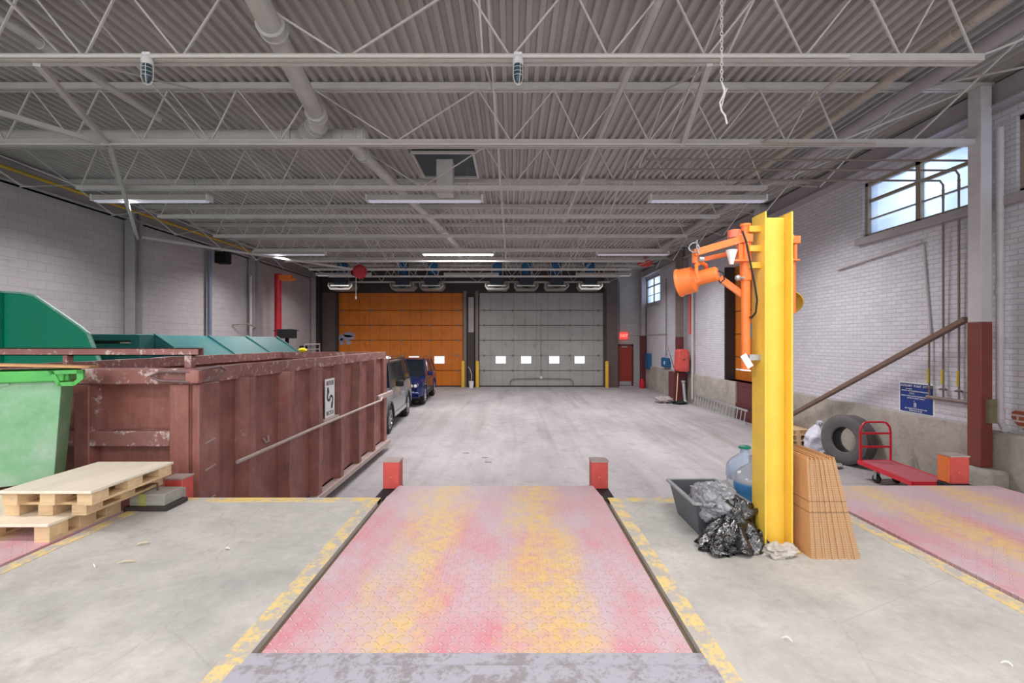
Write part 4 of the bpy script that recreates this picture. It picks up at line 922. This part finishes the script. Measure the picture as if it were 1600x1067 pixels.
# grey tote bin
tb = thing('storage_tub', 'open dark grey plastic tub with a black bag hanging out', 'tub', (1.37, 3.33, DOCK))
bx0, bx1, by0, by1, bz = 1.20, 1.55, 3.08, 3.60, DOCK
def ring(d, z): return [(bx0+d, by0+d, z), (bx1-d, by0+d, z), (bx1-d, by1-d, z), (bx0+d, by1-d, z)]
m = MB(); R = [ring(.05, bz), ring(.0, bz+.24), ring(.012, bz+.24), ring(.06, bz+.012)]
vs = [p for r_ in R for p in r_]; fs = [(3,2,1,0)]
for k in range(3):
    for i in range(4): fs.append((4*k+i, 4*k+(i+1) % 4, 4*k+4+(i+1) % 4, 4*k+4+i))
fs.append((12,13,14,15)); m.add(vs, fs)
m.build('tub_shell', paint('dark_grey_tub', rgb(84,88,96), .45, .12, None, 0, 6), tb, smooth=0)
m = MB(); q4 = ring(-.008, bz+.235)
for i in range(4): m.bar(q4[i], q4[(i+1) % 4], .022, .018)
m.build('rim', paint('grey_rim', rgb(150,154,158), .5, .1), tb, bevel=.004)
def bagmat(name, c, rough, hi):
    t = NT(name); n = t.noise(9, 6, .7, None, 1.5); t.base(t.mix(t.ramp(t.noise(5, 5, .7), [(.4, 0.), (.7, 1.)]), c, hi)); t.rough(rough)
    t.bump(t.noise(20, 3, .5, None, 2.5), .5, .012); t.b.inputs['Specular IOR Level'].default_value = 1.0; return t.m
M_bagg = bagmat('dusty_grey_bag', rgb(120,122,128), .3, rgb(166,168,176)); M_bagb = bagmat('glossy_black_bag', rgb(14,15,18), .12, rgb(34,36,40))
solo(crumple(MB(), (1.35, 3.16, DOCK+.235), .14, .16, .115, 3, 48, .32, 1.8), 'plastic_bag', M_bagg, 'dusty grey bundled bag bulging over the rim of the tub', 'bag')
def spill(u, v):
    th = u*2*PI; t_ = v
    # from the rim of the tub down and forward over the floor
    c = Vector((1.44, 3.02, DOCK+.2)).lerp(Vector((1.37, 2.93, DOCK+.02)), t_**1.2)
    r = .05+.15*t_; k = 1+.35*noise.noise(Vector((math.cos(th)*2.2, math.sin(th)*2.2, t_*2.5)))+.13*math.sin(th*9+2*t_)
    p = c+Vector((math.cos(th)*r*k*1.0, math.sin(th)*r*k*.55, .02*math.sin(th*7)*t_))
    p.z = max(p.z, DOCK+.004+.018*abs(noise.noise(Vector((p.x*30, p.y*30, 0)))))
    return p
m = MB(); m.grid(spill, 72, 30); crumple(m, (1.44, 3.03, DOCK+.17), .10, .07, .09, 8, 24, .55, 2.4)
crumple(m, (1.31, 2.9, DOCK+.03), .10, .07, .05, 12, 24, .6, 2.6, flat_z=DOCK+.003)
crumple(m, (1.50, 2.97, DOCK+.05), .08, .06, .07, 15, 24, .6, 2.6, flat_z=DOCK+.003)
solo(m, 'garbage_bag', M_bagb, 'shiny black garbage bag spilling onto the dock beside the yellow post', 'bag')

# cardboard flats leaning against the post
def cardmat(name, edge):
    t = NT(name); s = t.sep(); n = t.noise(3, 4)
    c = t.ramp(n, [(.3, rgb(206,154,106)), (.7, rgb(218,170,120))])
    if edge:
        w = t.math('FRACT', t.math('MULTIPLY', s[2], 95.)); c = t.mix(t.math('MULTIPLY', t.ramp(w, [(.25, 1.), (.5, 0.), (.8, 1.)]), .55), rgb(210,172,130), rgb(138,100,66))
    for zc in (.27, .335):
        d = t.math('ABSOLUTE', t.math('SUBTRACT', s[2], zc)); c = t.mix(t.ramp(d, [(.002, .9), (.004, 0.)]), c, rgb(96,60,34))
    t.base(c); t.rough(.8); t.bump(n, .1, .005); return t.m
M_card = cardmat('cardboard_face', False); M_edge = cardmat('corrugated_edge', True)
N = 22
for i in range(N):
    fb = i/(N-1); xb = 1.785+fb*.28; xt = 1.785+fb*.17; w = .0125; h = .585+.01*math.sin(i*2.3); yo = .004*math.sin(i*1.9); L = .42
    y0 = 2.80+yo; m = MB()
    vs = [(xb, y0, DOCK), (xb+w, y0, DOCK), (xb+w, y0+L, DOCK), (xb, y0+L, DOCK), (xt, y0+.05, DOCK+h), (xt+.0076, y0+.05, DOCK+h), (xt+.0076, y0+L, DOCK+h), (xt, y0+L, DOCK+h)]
    m.add(vs, [(3,2,1,0), (4,5,6,7)]); m.cur = 1; m.add(vs, [(0,1,5,4), (2,3,7,6)]); m.cur = 0; m.add(vs, [(1,2,6,5), (3,0,4,7)])
    lab = 'flattened cardboard box in the bundle leaning right of the yellow post, between other boxes'
    if i == 0: lab = 'flattened cardboard box at the left of the bundle, its face toward the yellow post'
    if i == N-1: lab = 'outermost flattened cardboard box at the right of the bundle'
    solo(m, 'flattened_box', [M_card, M_edge], lab, 'cardboard', 'flattened boxes leaning on the yellow post', origin=(xb, y0, DOCK), smooth=0, fix=False)

# ------------------------------------------------------------------ left pallets, block, green bin
p1 = pallet(-3.9, -2.97, 3.02, 3.575, DOCK+.004, .125, 'bottom pallet of the stack at the left, wider and half hidden', 'ply', 'stacked pallets on the left leveller')
p2 = pallet(-3.40, -2.85, 3.15, 3.84, DOCK+.13, .09, 'middle slatted pallet of the stack at the left', 'slats', 'stacked pallets on the left leveller')
p3 = pallet(-3.34, -2.75, 3.08, 3.80, DOCK+.222, .10, 'top pallet of the left stack, with a pale plywood deck', 'ply', 'stacked pallets on the left leveller')
wbk = thing('wheel_chock', 'weathered grey wood block with a yellow paint splash on a dark base', 'wood block', (-2.82, 3.66, DOCK))
MB().box(-2.93, -2.66, 3.60, 3.80, DOCK+.035, DOCK+.125).build('wood_block', M_greywood, wbk, bevel=.006)
MB().box(-2.96, -2.63, 3.58, 3.82, DOCK, DOCK+.035).build('base_board', M_dark, wbk, bevel=.004)
MB().tube([(-2.87, 3.68, DOCK+.13), (-2.88, 3.68, DOCK+.15), (-2.83, 3.69, DOCK+.175), (-2.79, 3.7, DOCK+.18), (-2.785, 3.7, DOCK+.12)], .008, 8).build('iron_hook', paint('rusty_iron', rgb(110,74,62), .6, .2), wbk)
MB().box(-2.86, -2.80, 3.597, 3.602, DOCK+.038, DOCK+.126).build('paint_splash', paint('lime_splash', rgb(170,176,84), .6, .15, rgb(150,148,132), .4, 22), wbk)
solo(MB().prism([(-2.74, DOCK), (-2.72, DOCK+.13), (-2.62, DOCK+.13), (-2.64, DOCK)], 3.84, 3.88, 'y'), 'wood_offcut', M_greywood, 'short grey-brown wood offcut behind the weathered block', 'wood offcut') if False else None
solo(MB().box(-2.97, -2.69, 3.825, 3.885, DOCK+.003, DOCK+.095), 'timber_offcut', M_greywood, 'grey-brown timber offcut standing between the wood block and the red stop', 'timber', bevel=.006)

gb = thing('waste_bin', 'large pale green wheeled waste bin at the left edge', 'waste bin', (-4.1, 3.86, DOCK))
BM = Matrix.Translation((-3.53, 3.83, 0)) @ Matrix.Rotation(math.radians(30), 4, 'Z')
def binr(z, d): return [(-1.4+d, d*.5, z), (-.10-d, d*.5, z), (-.10-d, .34-d*.5, z), (-1.4+d, .34-d*.5, z)]
m = MB(BM); R = [binr(DOCK+.17, .055), binr(2.14, .0), binr(2.14, .02), binr(DOCK+.2, .11)]
fs = [(3,2,1,0)]
for k in range(3):
    for i in range(4): fs.append((4*k+i, 4*k+(i+1) % 4, 4*k+4+(i+1) % 4, 4*k+4+i))
fs.append((12,13,14,15)); m.add([p for r_ in R for p in r_], fs)
m.build('bin_body', M_bin, gb, smooth=0, bevel=.02)
m = MB(BM); q4 = binr(2.17, -.02)
for i in range(4): m.bar(q4[i], q4[(i+1) % 4], .05, .09)
m.build('rim', M_binrim, gb, bevel=.01)
m = MB(BM)
def lug(x0, x1, y): # trapezoid lifting bracket with a hole
    zt, zm = 2.215, 2.09
    m.prism([(x0, zt), (x0+.055, zm), (x0+.08, zm), (x0+.03, zt)], y-.05, y, 'y').prism([(x1-.055, zm), (x1, zm+.05), (x1, zt), (x1-.04, zt), (x1-.04, zm+.05), (x1-.07, zm+.02)], y-.05, y, 'y')
    m.prism([(x0+.055, zm), (x1-.055, zm), (x1-.06, zm+.03), (x0+.06, zm+.03)], y-.05, y, 'y').box(x0, x1, y-.05, y, zt-.03, zt)
lug(-.17, .04, .0)
m.build('lifting_lug', M_binrim, gb, smooth=0)
for x, y in ((-1.2, .1), (-.25, .1), (-1.2, .26), (-.25, .26)):
    MB(BM).lathe([(.02,-.025),(.08,-.025),(.09,-.01),(.09,.01),(.08,.025),(.02,.025)], (x, y, DOCK+.094), (1,0,0), 18).box(x-.04, x+.04, y-.03, y+.03, DOCK+.15, DOCK+.2).build('wheel', M_black, gb)
for x in (-.75, -.5): MB(BM).bar((x, -.006, 2.09), (x+.1, -.006, 2.12), .01, .02).build('rib', M_bin, gb)
cb = MB(BM); cb.grid(lambda u, v: Vector((-1.4+1.47*u, -.04+.36*v, 2.268+.02*math.sin(u*3.2+.4)-.022*u+.006*math.sin(v*6))), 24, 6)
cbo = solo(cb, 'cardboard_sheet', M_card, 'bowed brown cardboard sheet lying on the green waste bin', 'cardboard', origin=(-4, 3.6, 2.24), fix=False)
so = cbo.modifiers.new('thick', 'SOLIDIFY'); so.thickness = .012
solo(MB(BM).box(-1.3, -.46, -.05, .03, 2.216, 2.245), 'wood_strip', M_wood, 'short tan wooden strip under the cardboard on the green bin', 'wood strip', bevel=.003)

# ------------------------------------------------------------------ brown roll-off container
ck = thing('roll_off_container', 'long scraped brown steel roll-off waste container with side ribs', 'container', (-4.05, 7.4, 0))
cx0, cx1, cy0, cy1, cz0, cz1 = -5.25, -2.89, 4.24, 10.6, .2, 2.06
MB().box(cx1-.02, cx1, cy0, cy1, cz0, cz1).build('side_panel', M_cont, ck)
MB().box(cx0, cx0+.02, cy0, cy1, cz0, cz1).build('side_panel', M_cont, ck)
MB().box(cx0, cx1, cy1-.03, cy1, cz0, cz1).build('end_panel', M_cont, ck)
MB().box(cx0, cx1, cy0, cy1, cz0, cz0+.05).box(cx0+.6, cx0+.8, cy0+.3, cy1, .0, cz0).box(cx1-.8, cx1-.6, cy0+.3, cy1, .0, cz0).build('floor_frame', M_cont, ck)
def wavy_rail(x0, x1, y0, y1, z0, z1, seed):
    def fn(u, v):
        y = y0+(y1-y0)*u; k = noise.noise(Vector((y*1.3, seed, 0)))*.018; a = v*4
        prof = [(x0, z0), (x1, z0), (x1, z1), (x0, z1), (x0, z0)]
        i = min(int(a), 3); f = a-i; p = (prof[i][0]+(prof[i+1][0]-prof[i][0])*f, prof[i][1]+(prof[i+1][1]-prof[i][1])*f)
        return Vector((p[0]+k, y, p[1]+k*.8))
    m = MB(); m.grid(fn, 60, 4); return m
wavy_rail(cx1-.09, cx1+.045, cy0-.02, cy1+.02, 2.06, 2.2, 1).build('top_rail', M_contrail, ck, smooth=30)
wavy_rail(cx0-.045, cx0+.09, cy0-.02, cy1+.02, 2.06, 2.2, 5).build('top_rail', M_contrail, ck, smooth=30)
MB().box(cx0, cx1, cy1-.09, cy1+.04, 2.06, 2.2).build('top_rail', M_contrail, ck)
for i, y in enumerate((5.02, 5.92, 6.82, 7.70, 8.6, 9.5)):
    def rib(u, v, y=y):
        z = cz0+.02+(2.07-cz0-.02)*u; k = .012*noise.noise(Vector((i*7.1, z*3, 2)))
        pr = [(0, -.11), (.12, -.065), (.12, .065), (0, .11)]
        a = v*3; j = min(int(a), 2); f = a-j
        return Vector((cx1+pr[j][0]+(pr[j+1][0]-pr[j][0])*f+k*(pr[j][0] > 0), y+pr[j][1]+(pr[j+1][1]-pr[j][1])*f+k, z))
    MB().grid(rib, 24, 3).build('side_rib', M_cont, ck, smooth=30)
MB().box(cx1, cx1+.07, cy0, cy0+.30, cz0, 2.06).build('corner_post', M_cont, ck, bevel=.01)
MB().box(cx1, cx1+.07, cy1-.22, cy1, cz0, 2.06).build('corner_post', M_cont, ck, bevel=.01)
MB().tube([(cx1+.135, 4.72, 1.235), (cx1+.135, 6.4, 1.235), (cx1+.14, 8.6, 1.22), (cx1+.14, 9.9, 1.2), (cx1+.1, 10.1, 1.27)], .02, 8).build('rub_rail', M_rub, ck)
MB().box(cx1+.04, cx1+.12, 9.85, 10.95, 1.2, 1.3).build('rub_rail', M_rub, ck, bevel=.01)
MB().box(cx1, cx1+.14, cy0, cy1+.1, .14, .23).build('bottom_rail', M_rub, ck, bevel=.012)
for z in (1.52, 1.27, .98, .78): MB().bar((cx1+.075, 4.32, z-.01), (cx1+.075, 4.46, z+.01), .012).build('weld_rung', M_rub, ck)
MB().tube([(cx1+.01, 5.45, 1.32), (cx1+.03, 5.47, 1.27), (cx1+.03, 5.53, 1.27), (cx1+.01, 5.55, 1.34)], .01, 6).build('tie_hook', M_rub, ck)
# end door
fy = cy0
dm = MB()
MB().box(cx0, cx1, fy+.1, fy+.13, cz0, 2.06).build('end_door_panel', M_cont, ck)
MB().box(cx0-.02, cx1+.05, fy-.03, fy+.12, 2.06, 2.2).build('door_top_rail', M_contrail, ck, bevel=.012)
MB().box(cx0, cx1-.18, fy-.02, fy+.1, 1.50, 1.64).build('door_mid_rail', M_contrail, ck, bevel=.01)
MB().box(cx0, cx1-.18, fy-.02, fy+.1, .9, 1.02).build('door_mid_rail', M_contrail, ck, bevel=.01)
for x0, x1 in ((-3.93, -3.79), (-3.07, -2.90), (cx0, cx0+.15), (-4.66, -4.52)):
    MB().box(x0, x1, fy-.028, fy+.1, cz0, 2.058).build('door_stile', M_cont, ck, bevel=.01)
MB().prism([(-3.79, 2.06), (-3.76, 2.06), (-3.72, 1.64), (-3.79, 1.64)], fy, fy+.1, 'y').build('door_gusset', M_contrail, ck)
hb = MB(); w = .07; z0 = 2.315; y = fy+.06; t_ = .008
for a in ((-5.5, -2.87, y, y+t_, z0, z0+w), (-5.5, -2.87, y+w, y+w+t_, z0, z0+w), (-5.5, -2.87, y, y+w, z0, z0+t_), (-5.5, -2.87, y, y+w, z0+w-t_, z0+w)): hb.box(*a)
hb.build('hinge_beam', M_contrail, ck, smooth=0)
for a_ in ((-2.99, -2.93), (-4.1, -4.06)): MB().box(*a_, y-.01, y+.06, 2.2, 2.315).build('hinge_lug', M_contrail, ck, bevel=.005)
MB().tube([(-3.22, fy-.06, 2.135), (-3.12, fy-.06, 2.175), (-2.86, fy-.06, 2.175), (-2.76, fy+.04, 2.2), (-2.76, fy+.2, 2.21), (-2.75, fy+.28, 2.17), (-2.76, fy+.2, 2.13), (-2.76, fy+.04, 2.09), (-2.86, fy-.06, 2.085), (-3.12, fy-.06, 2.095)], .014, 8, True).build('ratchet_loop', paint('mauve_worn_steel', rgb(112,88,88), .5, .15), ck)
MB().box(-2.9, -2.78, fy-.07, fy, 2.07, 2.19).build('ratchet_block', M_cont, ck, bevel=.01)
sg = MB().box(cx1+.085, cx1+.091, 7.05, 7.42, 1.28, 1.87).build('recycling_sign', M_white, ck, label='white recycling sign with two black arrows')
MB().box(cx1+.02, cx1+.13, 6.93, 7.52, 1.235, 1.275).build('sign_ledge', M_rub, ck)
Msg = flat('sign_black', rgb(46,46,52), .6)
fr = frame((cx1+.0925, 7.235, 1.80), (0,1,0), (0,0,1)); text('BUTLER', .095, fr, sg, Msg, sx=.86)
fr = frame((cx1+.0925, 7.235, 1.345), (0,1,0), (0,0,1)); text('RECYCLE', .085, fr, sg, Msg, sx=.8)
m = MB()
def sarc(cy, cz, R, a0, a1, w, n=12):
    pts = [(cy+(R+s*w)*math.cos(a0+(a1-a0)*k/n), cz+(R+s*w)*math.sin(a0+(a1-a0)*k/n)) for s, rg in ((-.5, range(n+1)), (.5, range(n, -1, -1))) for k in rg]
    m.prism(pts, cx1+.091, cx1+.094, 'x')
sarc(7.19, 1.60, .06, math.radians(100), math.radians(330), .038); sarc(7.28, 1.54, .06, math.radians(-80), math.radians(150), .038)
m.prism([(7.12, 1.66), (7.2, 1.66), (7.17, 1.745), (7.13, 1.74)], cx1+.091, cx1+.094, 'x').prism([(7.27, 1.41), (7.33, 1.41), (7.35, 1.49), (7.28, 1.48)], cx1+.091, cx1+.094, 'x')
m.build('arrow_symbol', Msg, sg, smooth=0)
solo(crumple(MB(), (-4.7, 10.56, 2.24), .09, .06, .05, 3, 12, .3), 'yellow_item', paint('bright_yellow_plastic', rgb(236,222,30), .5, .1), 'small bright yellow lump resting on the far rim of the brown container', 'plastic item')

# ------------------------------------------------------------------ emerald hopper and teal compactor
eh = thing('compactor_hopper', 'emerald green steel hopper with a sloping back edge, behind the brown container', 'hopper', (-7.5, 7.1, 0))
prof = [(-8.9, 0), (-8.9, 3.16), (-7.6, 3.18), (-7.25, 3.16), (-7.09, 3.12), (-6.43, 2.67), (-6.30, 2.56), (-6.12, 2.12), (-6.12, 0)]
MB().prism(prof, 7.0, 7.04, 'y').build('side_plate', M_emer, eh, smooth=0)
MB().box(-8.9, -6.5, 7.04, 8.2, 0, 2.0).build('hopper_body', M_emer, eh, smooth=0)
m = MB()
for a, b in zip(prof[1:-1], prof[2:]): m.bar((a[0], 6.99, a[1]), (b[0], 6.99, b[1]), .03, .03)
m.build('edge_trim', paint('chipped_edge', rgb(120,176,160), .5, .2, rgb(200,200,190), .3, 8), eh)
MB().box(-7.64, -7.56, 6.94, 7.0, 0, 3.17).build('corner_flange', M_emer, eh, bevel=.01)
MB().box(-7.9, -7.64, 6.97, 7.0, 2.7, 2.95).build('side_label', flat('pale_label', rgb(130,180,190), .5), eh)
tc = thing('teal_compactor', 'long teal steel compactor container with chamfered top beyond the brown container', 'container', (-7.2, 11, 0))
MB().prism([(-8.4, 0), (-8.4, 2.2), (-7.8, 2.56), (-6.72, 2.56), (-6.06, 2.12), (-6.06, 0)], 8.8, 13.45, 'y').build('container_body', M_teal, tc, smooth=0, bevel=.02)
for y in (8.85, 10.4, 11.9, 13.4): MB().prism([(-6.72, 2.57), (-6.70, 2.585), (-6.04, 2.13), (-6.06, 2.11)], y-.04, y+.04, 'y').build('seam_strip', M_teal, tc)
MB().box(-7.75, -6.68, 8.45, 8.8, 0, 2.57).build('ram_head', M_teal, tc, bevel=.015)
MB().box(-7.7, -6.85, 8.43, 8.452, 2.40, 2.455).build('slot', M_gap, tc)
MB().box(-6.98, -6.83, 8.38, 8.44, 2.40, 2.43).build('latch', M_rub, tc)
MB().tube([(-6.0, 13.6, 2.1), (-6.0, 13.6, 2.35), (-5.85, 14.3, 2.35), (-5.85, 14.3, 1.9)], .02, 6).tube([(-6.0, 13.6, 2.2), (-5.85, 14.3, 2.2)], .015, 6).box(-6.2, -5.8, 13.45, 14.4, 0, 2.05).build('hose_rack', M_rub, tc)
solo(MB().box(-9.1, -8.5, 18.2, 18.6, 2.55, 2.9).box(-8.86, -8.74, 18.35, 18.45, 0, 2.55).bar((-9.3, 18.3, 2.85), (-8.3, 18.3, 2.85), .03), 'control_box', M_gap, 'small dark control box beside the foot of the red pole', 'box', bevel=.01)

# ------------------------------------------------------------------ vehicles
M_glass = paint('car_glass', rgb(26,32,38), .08, .05, bump=0); M_chrome = flat('chrome', rgb(214,216,220), .15, 1)
M_rim = flat('alloy_rim', rgb(190,192,196), .25, .8); M_tyre = paint('car_tyre', rgb(34,34,36), .75, .1); M_trim = flat('black_trim', rgb(24,25,28), .5)
def carpaint(name, c, r=.22):
    t = NT(name); t.base(c); t.rough(r); t.metal(.35); t.b.inputs['Coat Weight'].default_value = .6; return t.m
def suv(label, loc, yaw, mat, L, W, H, round_, fd, low=None):
    r = thing('car', label, 'car', (0,0,0)); w = W/2; g = []
    fw, rw, wr = .86, L-1.05, .37
    zb0 = .36; hood = 1.0 if round_ else 1.08; belt = 1.06 if round_ else 1.16
    wsb = 1.2 if round_ else 1.3; wst = 1.95 if round_ else 1.75
    def zbot(y):
        z = zb0
        for c in (fw, rw):
            d = abs(y-c)
            if d < .46: z = max(z, .30+math.sqrt(max(0, .46**2-d*d))*1.08)
        return z
    def ztop(y):
        if y < wsb: f = y/wsb; return (hood-.16*(1-f)**2 if round_ else hood-.07*(1-f)**2) if y > .03 else hood-.26
        return belt+.03*(y-wsb)/(L-wsb)
    ys = [0, .02, .06, .15, .3]+[.3+.1*k for k in range(1, int((L-.5)*10))]+[L-.15, L-.04, L]
    def ring(y):
        e = min(y, L-y); k = 1-((.2 if round_ else .1) if y < 1 else .05)*max(0, 1-e/.35)**2
        ww = w*k; zb, zt = zbot(y), ztop(y); zm = (zb+zt)/2
        return [(ww-.06, zb), (ww-.01, zb+.03), (ww, max(zb+.06, .62)), (ww-.015, max(zb+.1, .9)), (ww-.06, zt-.03), (ww-.13, zt), (ww*.4, zt+.035 if y < wsb else zt), (0, zt+.045 if y < wsb else zt)]
    def shell(u, v):
        y = ys[round(u*(len(ys)-1))]; rr = ring(y); full = rr+[(-a, b) for a, b in rr[-2::-1]]
        a, b = full[round(v*(len(full)-1))]; return Vector((a, y, b))
    m = MB(); m.grid(shell, len(ys)-1, 14)
    f0 = [Vector((a, 0, b)) for a, b in (ring(0)+[(-a, b) for a, b in ring(0)[-2::-1]])]; f1 = [Vector((v.x, L, v.z)) for v in f0]
    m.add(f0, [tuple(range(len(f0)))]); m.add([Vector((v.x, L, v.z)) for v in [Vector((a, 0, b)) for a, b in (ring(L)+[(-a, b) for a, b in ring(L)[-2::-1]])]], [tuple(range(len(f0)))[::-1]])
    body = m.build('body', mat, r, smooth=40)
    MB().box(-w+.12, w-.12, .3, L-.2, .25, .7).build('underbody', M_trim, r)
    # greenhouse
    gt = H-.05; rb = L-.55 if round_ else L-.22; bi, ti = w-.09, w-.24
    P4 = [(wsb, belt-.02), (wst, gt), (rb, gt-(.04 if round_ else 0)), (L-.06, belt-.02)]
    def gh(sx, k, o=0.):
        y, z = P4[k]; return Vector((sx*((bi if k in (0, 3) else ti)+o), y, z))
    MB().add([gh(s, k) for s in (1, -1) for k in range(4)], [(0,1,2,3), (7,6,5,4), (0,4,5,1), (1,5,6,2), (2,6,7,3), (3,7,4,0)]).build('glasshouse', M_glass, r, smooth=0)
    m = MB()
    m.grid(lambda u, v: Vector(((v*2-1)*(ti+.02), wst-.05+(rb-wst+.12)*u, gt-.02+.07*(1-(2*v-1)**4)*(1-(2*u-1)**6)-(.04*u if round_ else 0))), 16, 12)
    m.build('roof', mat, r, fix=False)
    for s in (1, -1):
        m = MB(); m.bar(gh(s, 0, .008), gh(s, 1, .008), .06, .05)
        for f, wd in ((.36, .07), (.66, .07)):
            a = gh(s, 1).lerp(gh(s, 2), f); b = gh(s, 0).lerp(gh(s, 3), f*.95+.03); m.bar(a, b, wd, .03, up=(s,0,0))
        m.bar(gh(s, 2, .0), gh(s, 3, -.01), .12, .04, up=(s,0,0)); m.bar(gh(s, 1, .004), gh(s, 2, .004), .05, .05)
        m.build('pillars', mat if round_ else M_trim, r)
    for s in (1, -1):
        MB().tube([(s*(ti-.02), wst+.15, H+.0), (s*(ti-.02), wst+.25, H+.05), (s*(ti-.02), rb-.2, H+.04), (s*(ti-.02), rb-.05, H-.02)], .018, 6).build('roof_rail', M_trim if not round_ else M_chrome, r)
        mi = MB().box(s*(w-.02), s*(w+.2), wsb+.35, wsb+.5, belt, belt+.17).build('wing_mirror', M_trim if not round_ else mat, r, bevel=.03)
        hl = MB(); hz = hood-.26
        if round_: hl.prism([(s*(w-.62), hz), (s*(w-.3), hz-.06), (s*(w-.13), hz+.06), (s*(w-.16), hz+.14), (s*(w-.55), hz+.10)], .0, .16, 'y')
        else: hl.box(s*(w-.42), s*(w-.08), -.01, .16, hz-.05, hz+.13)
        h_ = hl.build('headlight', M_chrome, r, bevel=.01)
        for q in (.2, .36) if round_ else (.17, .31): MB().lathe([(0,0),(.055,0),(.06,-.01),(.05,-.02),(0,-.025)], (s*(w-q-.05), -.012 if not round_ else .0, hz+.04), (0,1,0), 14).build('lens', M_white, h_)
        MB().lathe([(0,0),(.05,0),(.055,.02)], (s*(w-.34), -.02, .52), (0,1,0), 14).build('fog_lamp', M_white, r)
        MB().box(s*(w-.01), s*(w+.02), fw+.5, rw-.5, .36, .47).build('sill', M_trim if round_ else M_rim, r)
        for yy in (wsb+1.05, wsb+2.0): MB().box(s*(w-.02), s*(w+.012), yy-.09, yy+.09, .92, .95).build('door_handle', mat, r)
        for cy in (fw, rw):
            # arch flare, tyre, rim
            m = MB(); m.tube([(s*(w-.01), cy+.455*math.cos(k*PI/12), .33+.50*math.sin(k*PI/12)) for k in range(13)], .035, 6)
            m.build('wheel_arch', M_trim if not round_ else mat, r)
            MB().lathe([(.2,-.11),(.33,-.115),(wr-.01,-.09),(wr,-.05),(wr,.05),(wr-.01,.09),(.33,.115),(.24,.11),(.2,.09)], (s*(w-.12), cy, wr), (s,0,0), 30).build('tyre', M_tyre, r)
            m = MB(); m.lathe([(.24,.1),(.245,.112),(.225,.11),(.215,.06)], (s*(w-.12), cy, wr), (s,0,0), 30)
            m.lathe([(0,.05),(.05,.06),(.06,.085),(.05,.095),(0,.1)], (s*(w-.12), cy, wr), (s,0,0), 14)
            for k in range(7):
                a = k*2*PI/7; m.bar((s*(w-.035), cy, wr), (s*(w-.02), cy+.235*math.cos(a), wr+.235*math.sin(a)), .035, .03, up=(s,0,0))
            m.build('rim', M_rim, r)
            MB().cyl((s*(w-.2), cy, wr), (s*(w-.06), cy, wr), .22, n=20).build('brake_disc', M_trim, r)
    MB().box(-.32, .32, -.02, .08, hood-.28, hood-.1).build('grille', M_trim, r, bevel=.01)
    for k in range(4): MB().box(-.31, .31, -.03, -.015, hood-.265+k*.045, hood-.25+k*.045).build('grille_bar', M_chrome, r)
    MB().box(-w+.1, w-.1, -.06, .1, .34, .56).build('bumper', low or mat, r, bevel=.04)
    MB().box(-.4, .4, -.07, -.05, .38, .5).build('air_intake', M_trim, r)
    MB().box(-.26, .26, -.085, -.065, .52, .64).build('number_plate', M_white, r)
    MB().box(w-.3, w-.12, -.065, -.05, .74, .86).build('indicator', paint('amber_lens', rgb(230,110,40), .3, .05), r) if fd else None
    MB().box(-w*.75, w*.75, wsb-.04, wsb+.02, belt-.03, belt+.01).build('wiper_cowl', M_trim, r)
    st = MB(); st.tube([(.42+.18*math.cos(q*PI/8), wsb+.95, belt-.02+.18*math.sin(q*PI/8)) for q in range(16)], .015, 6, True); st.build('steering_wheel', M_trim, r)
    r.location = loc; r.rotation_euler.z = yaw
    return r
suv('grey boxy SUV parked beyond the brown container, front wheel nearest', (-4.12, 11.55, 0), math.radians(3.5), carpaint('grey_metallic', rgb(150,152,160)), 4.84, 1.92, 1.86, False, True, M_trim)
bl = suv('dark blue SUV parked behind the grey one near the orange door', (-4.28, 17.3, 0), math.radians(2.5), carpaint('dark_blue_metallic', rgb(26,38,92), .2), 4.85, 1.94, 1.74, True, False)

# ------------------------------------------------------------------ light, world, camera
sc = bpy.context.scene
w = bpy.data.worlds.new('World'); sc.world = w; w.use_nodes = True
bg = w.node_tree.nodes['Background']; bg.inputs[0].default_value = (.93, .96, 1.0, 1); bg.inputs[1].default_value = 1.5
area('window_daylight', (XR+.5, 8.3, 5.1), 2.4, 1.1, 14, (.85, .92, 1), (0, math.radians(90), 0))
area('far_window_daylight', (XR+.5, 23.8, 5.0), 2.2, 1.2, 14, (.9, .95, 1), (0, math.radians(90), 0))
cam = bpy.data.cameras.new('Camera'); co = bpy.data.objects.new('Camera', cam); C.objects.link(co)
co.location = (0, 0, CZ); co.rotation_euler = (PI/2, 0, 0)
cam.sensor_width = 36; cam.lens = 36*F/1600; cam.shift_y = -1/1600; cam.clip_start = .05; cam.clip_end = 200
sc.camera = co
vs = sc.view_settings; vs.view_transform = 'Standard'; vs.look = 'None'; vs.exposure = 0.1; vs.gamma = 1; vs.use_curve_mapping = False
sc.cycles.use_denoising = True; sc.cycles.max_bounces = 6; sc.cycles.diffuse_bounces = 4; sc.cycles.transparent_max_bounces = 8
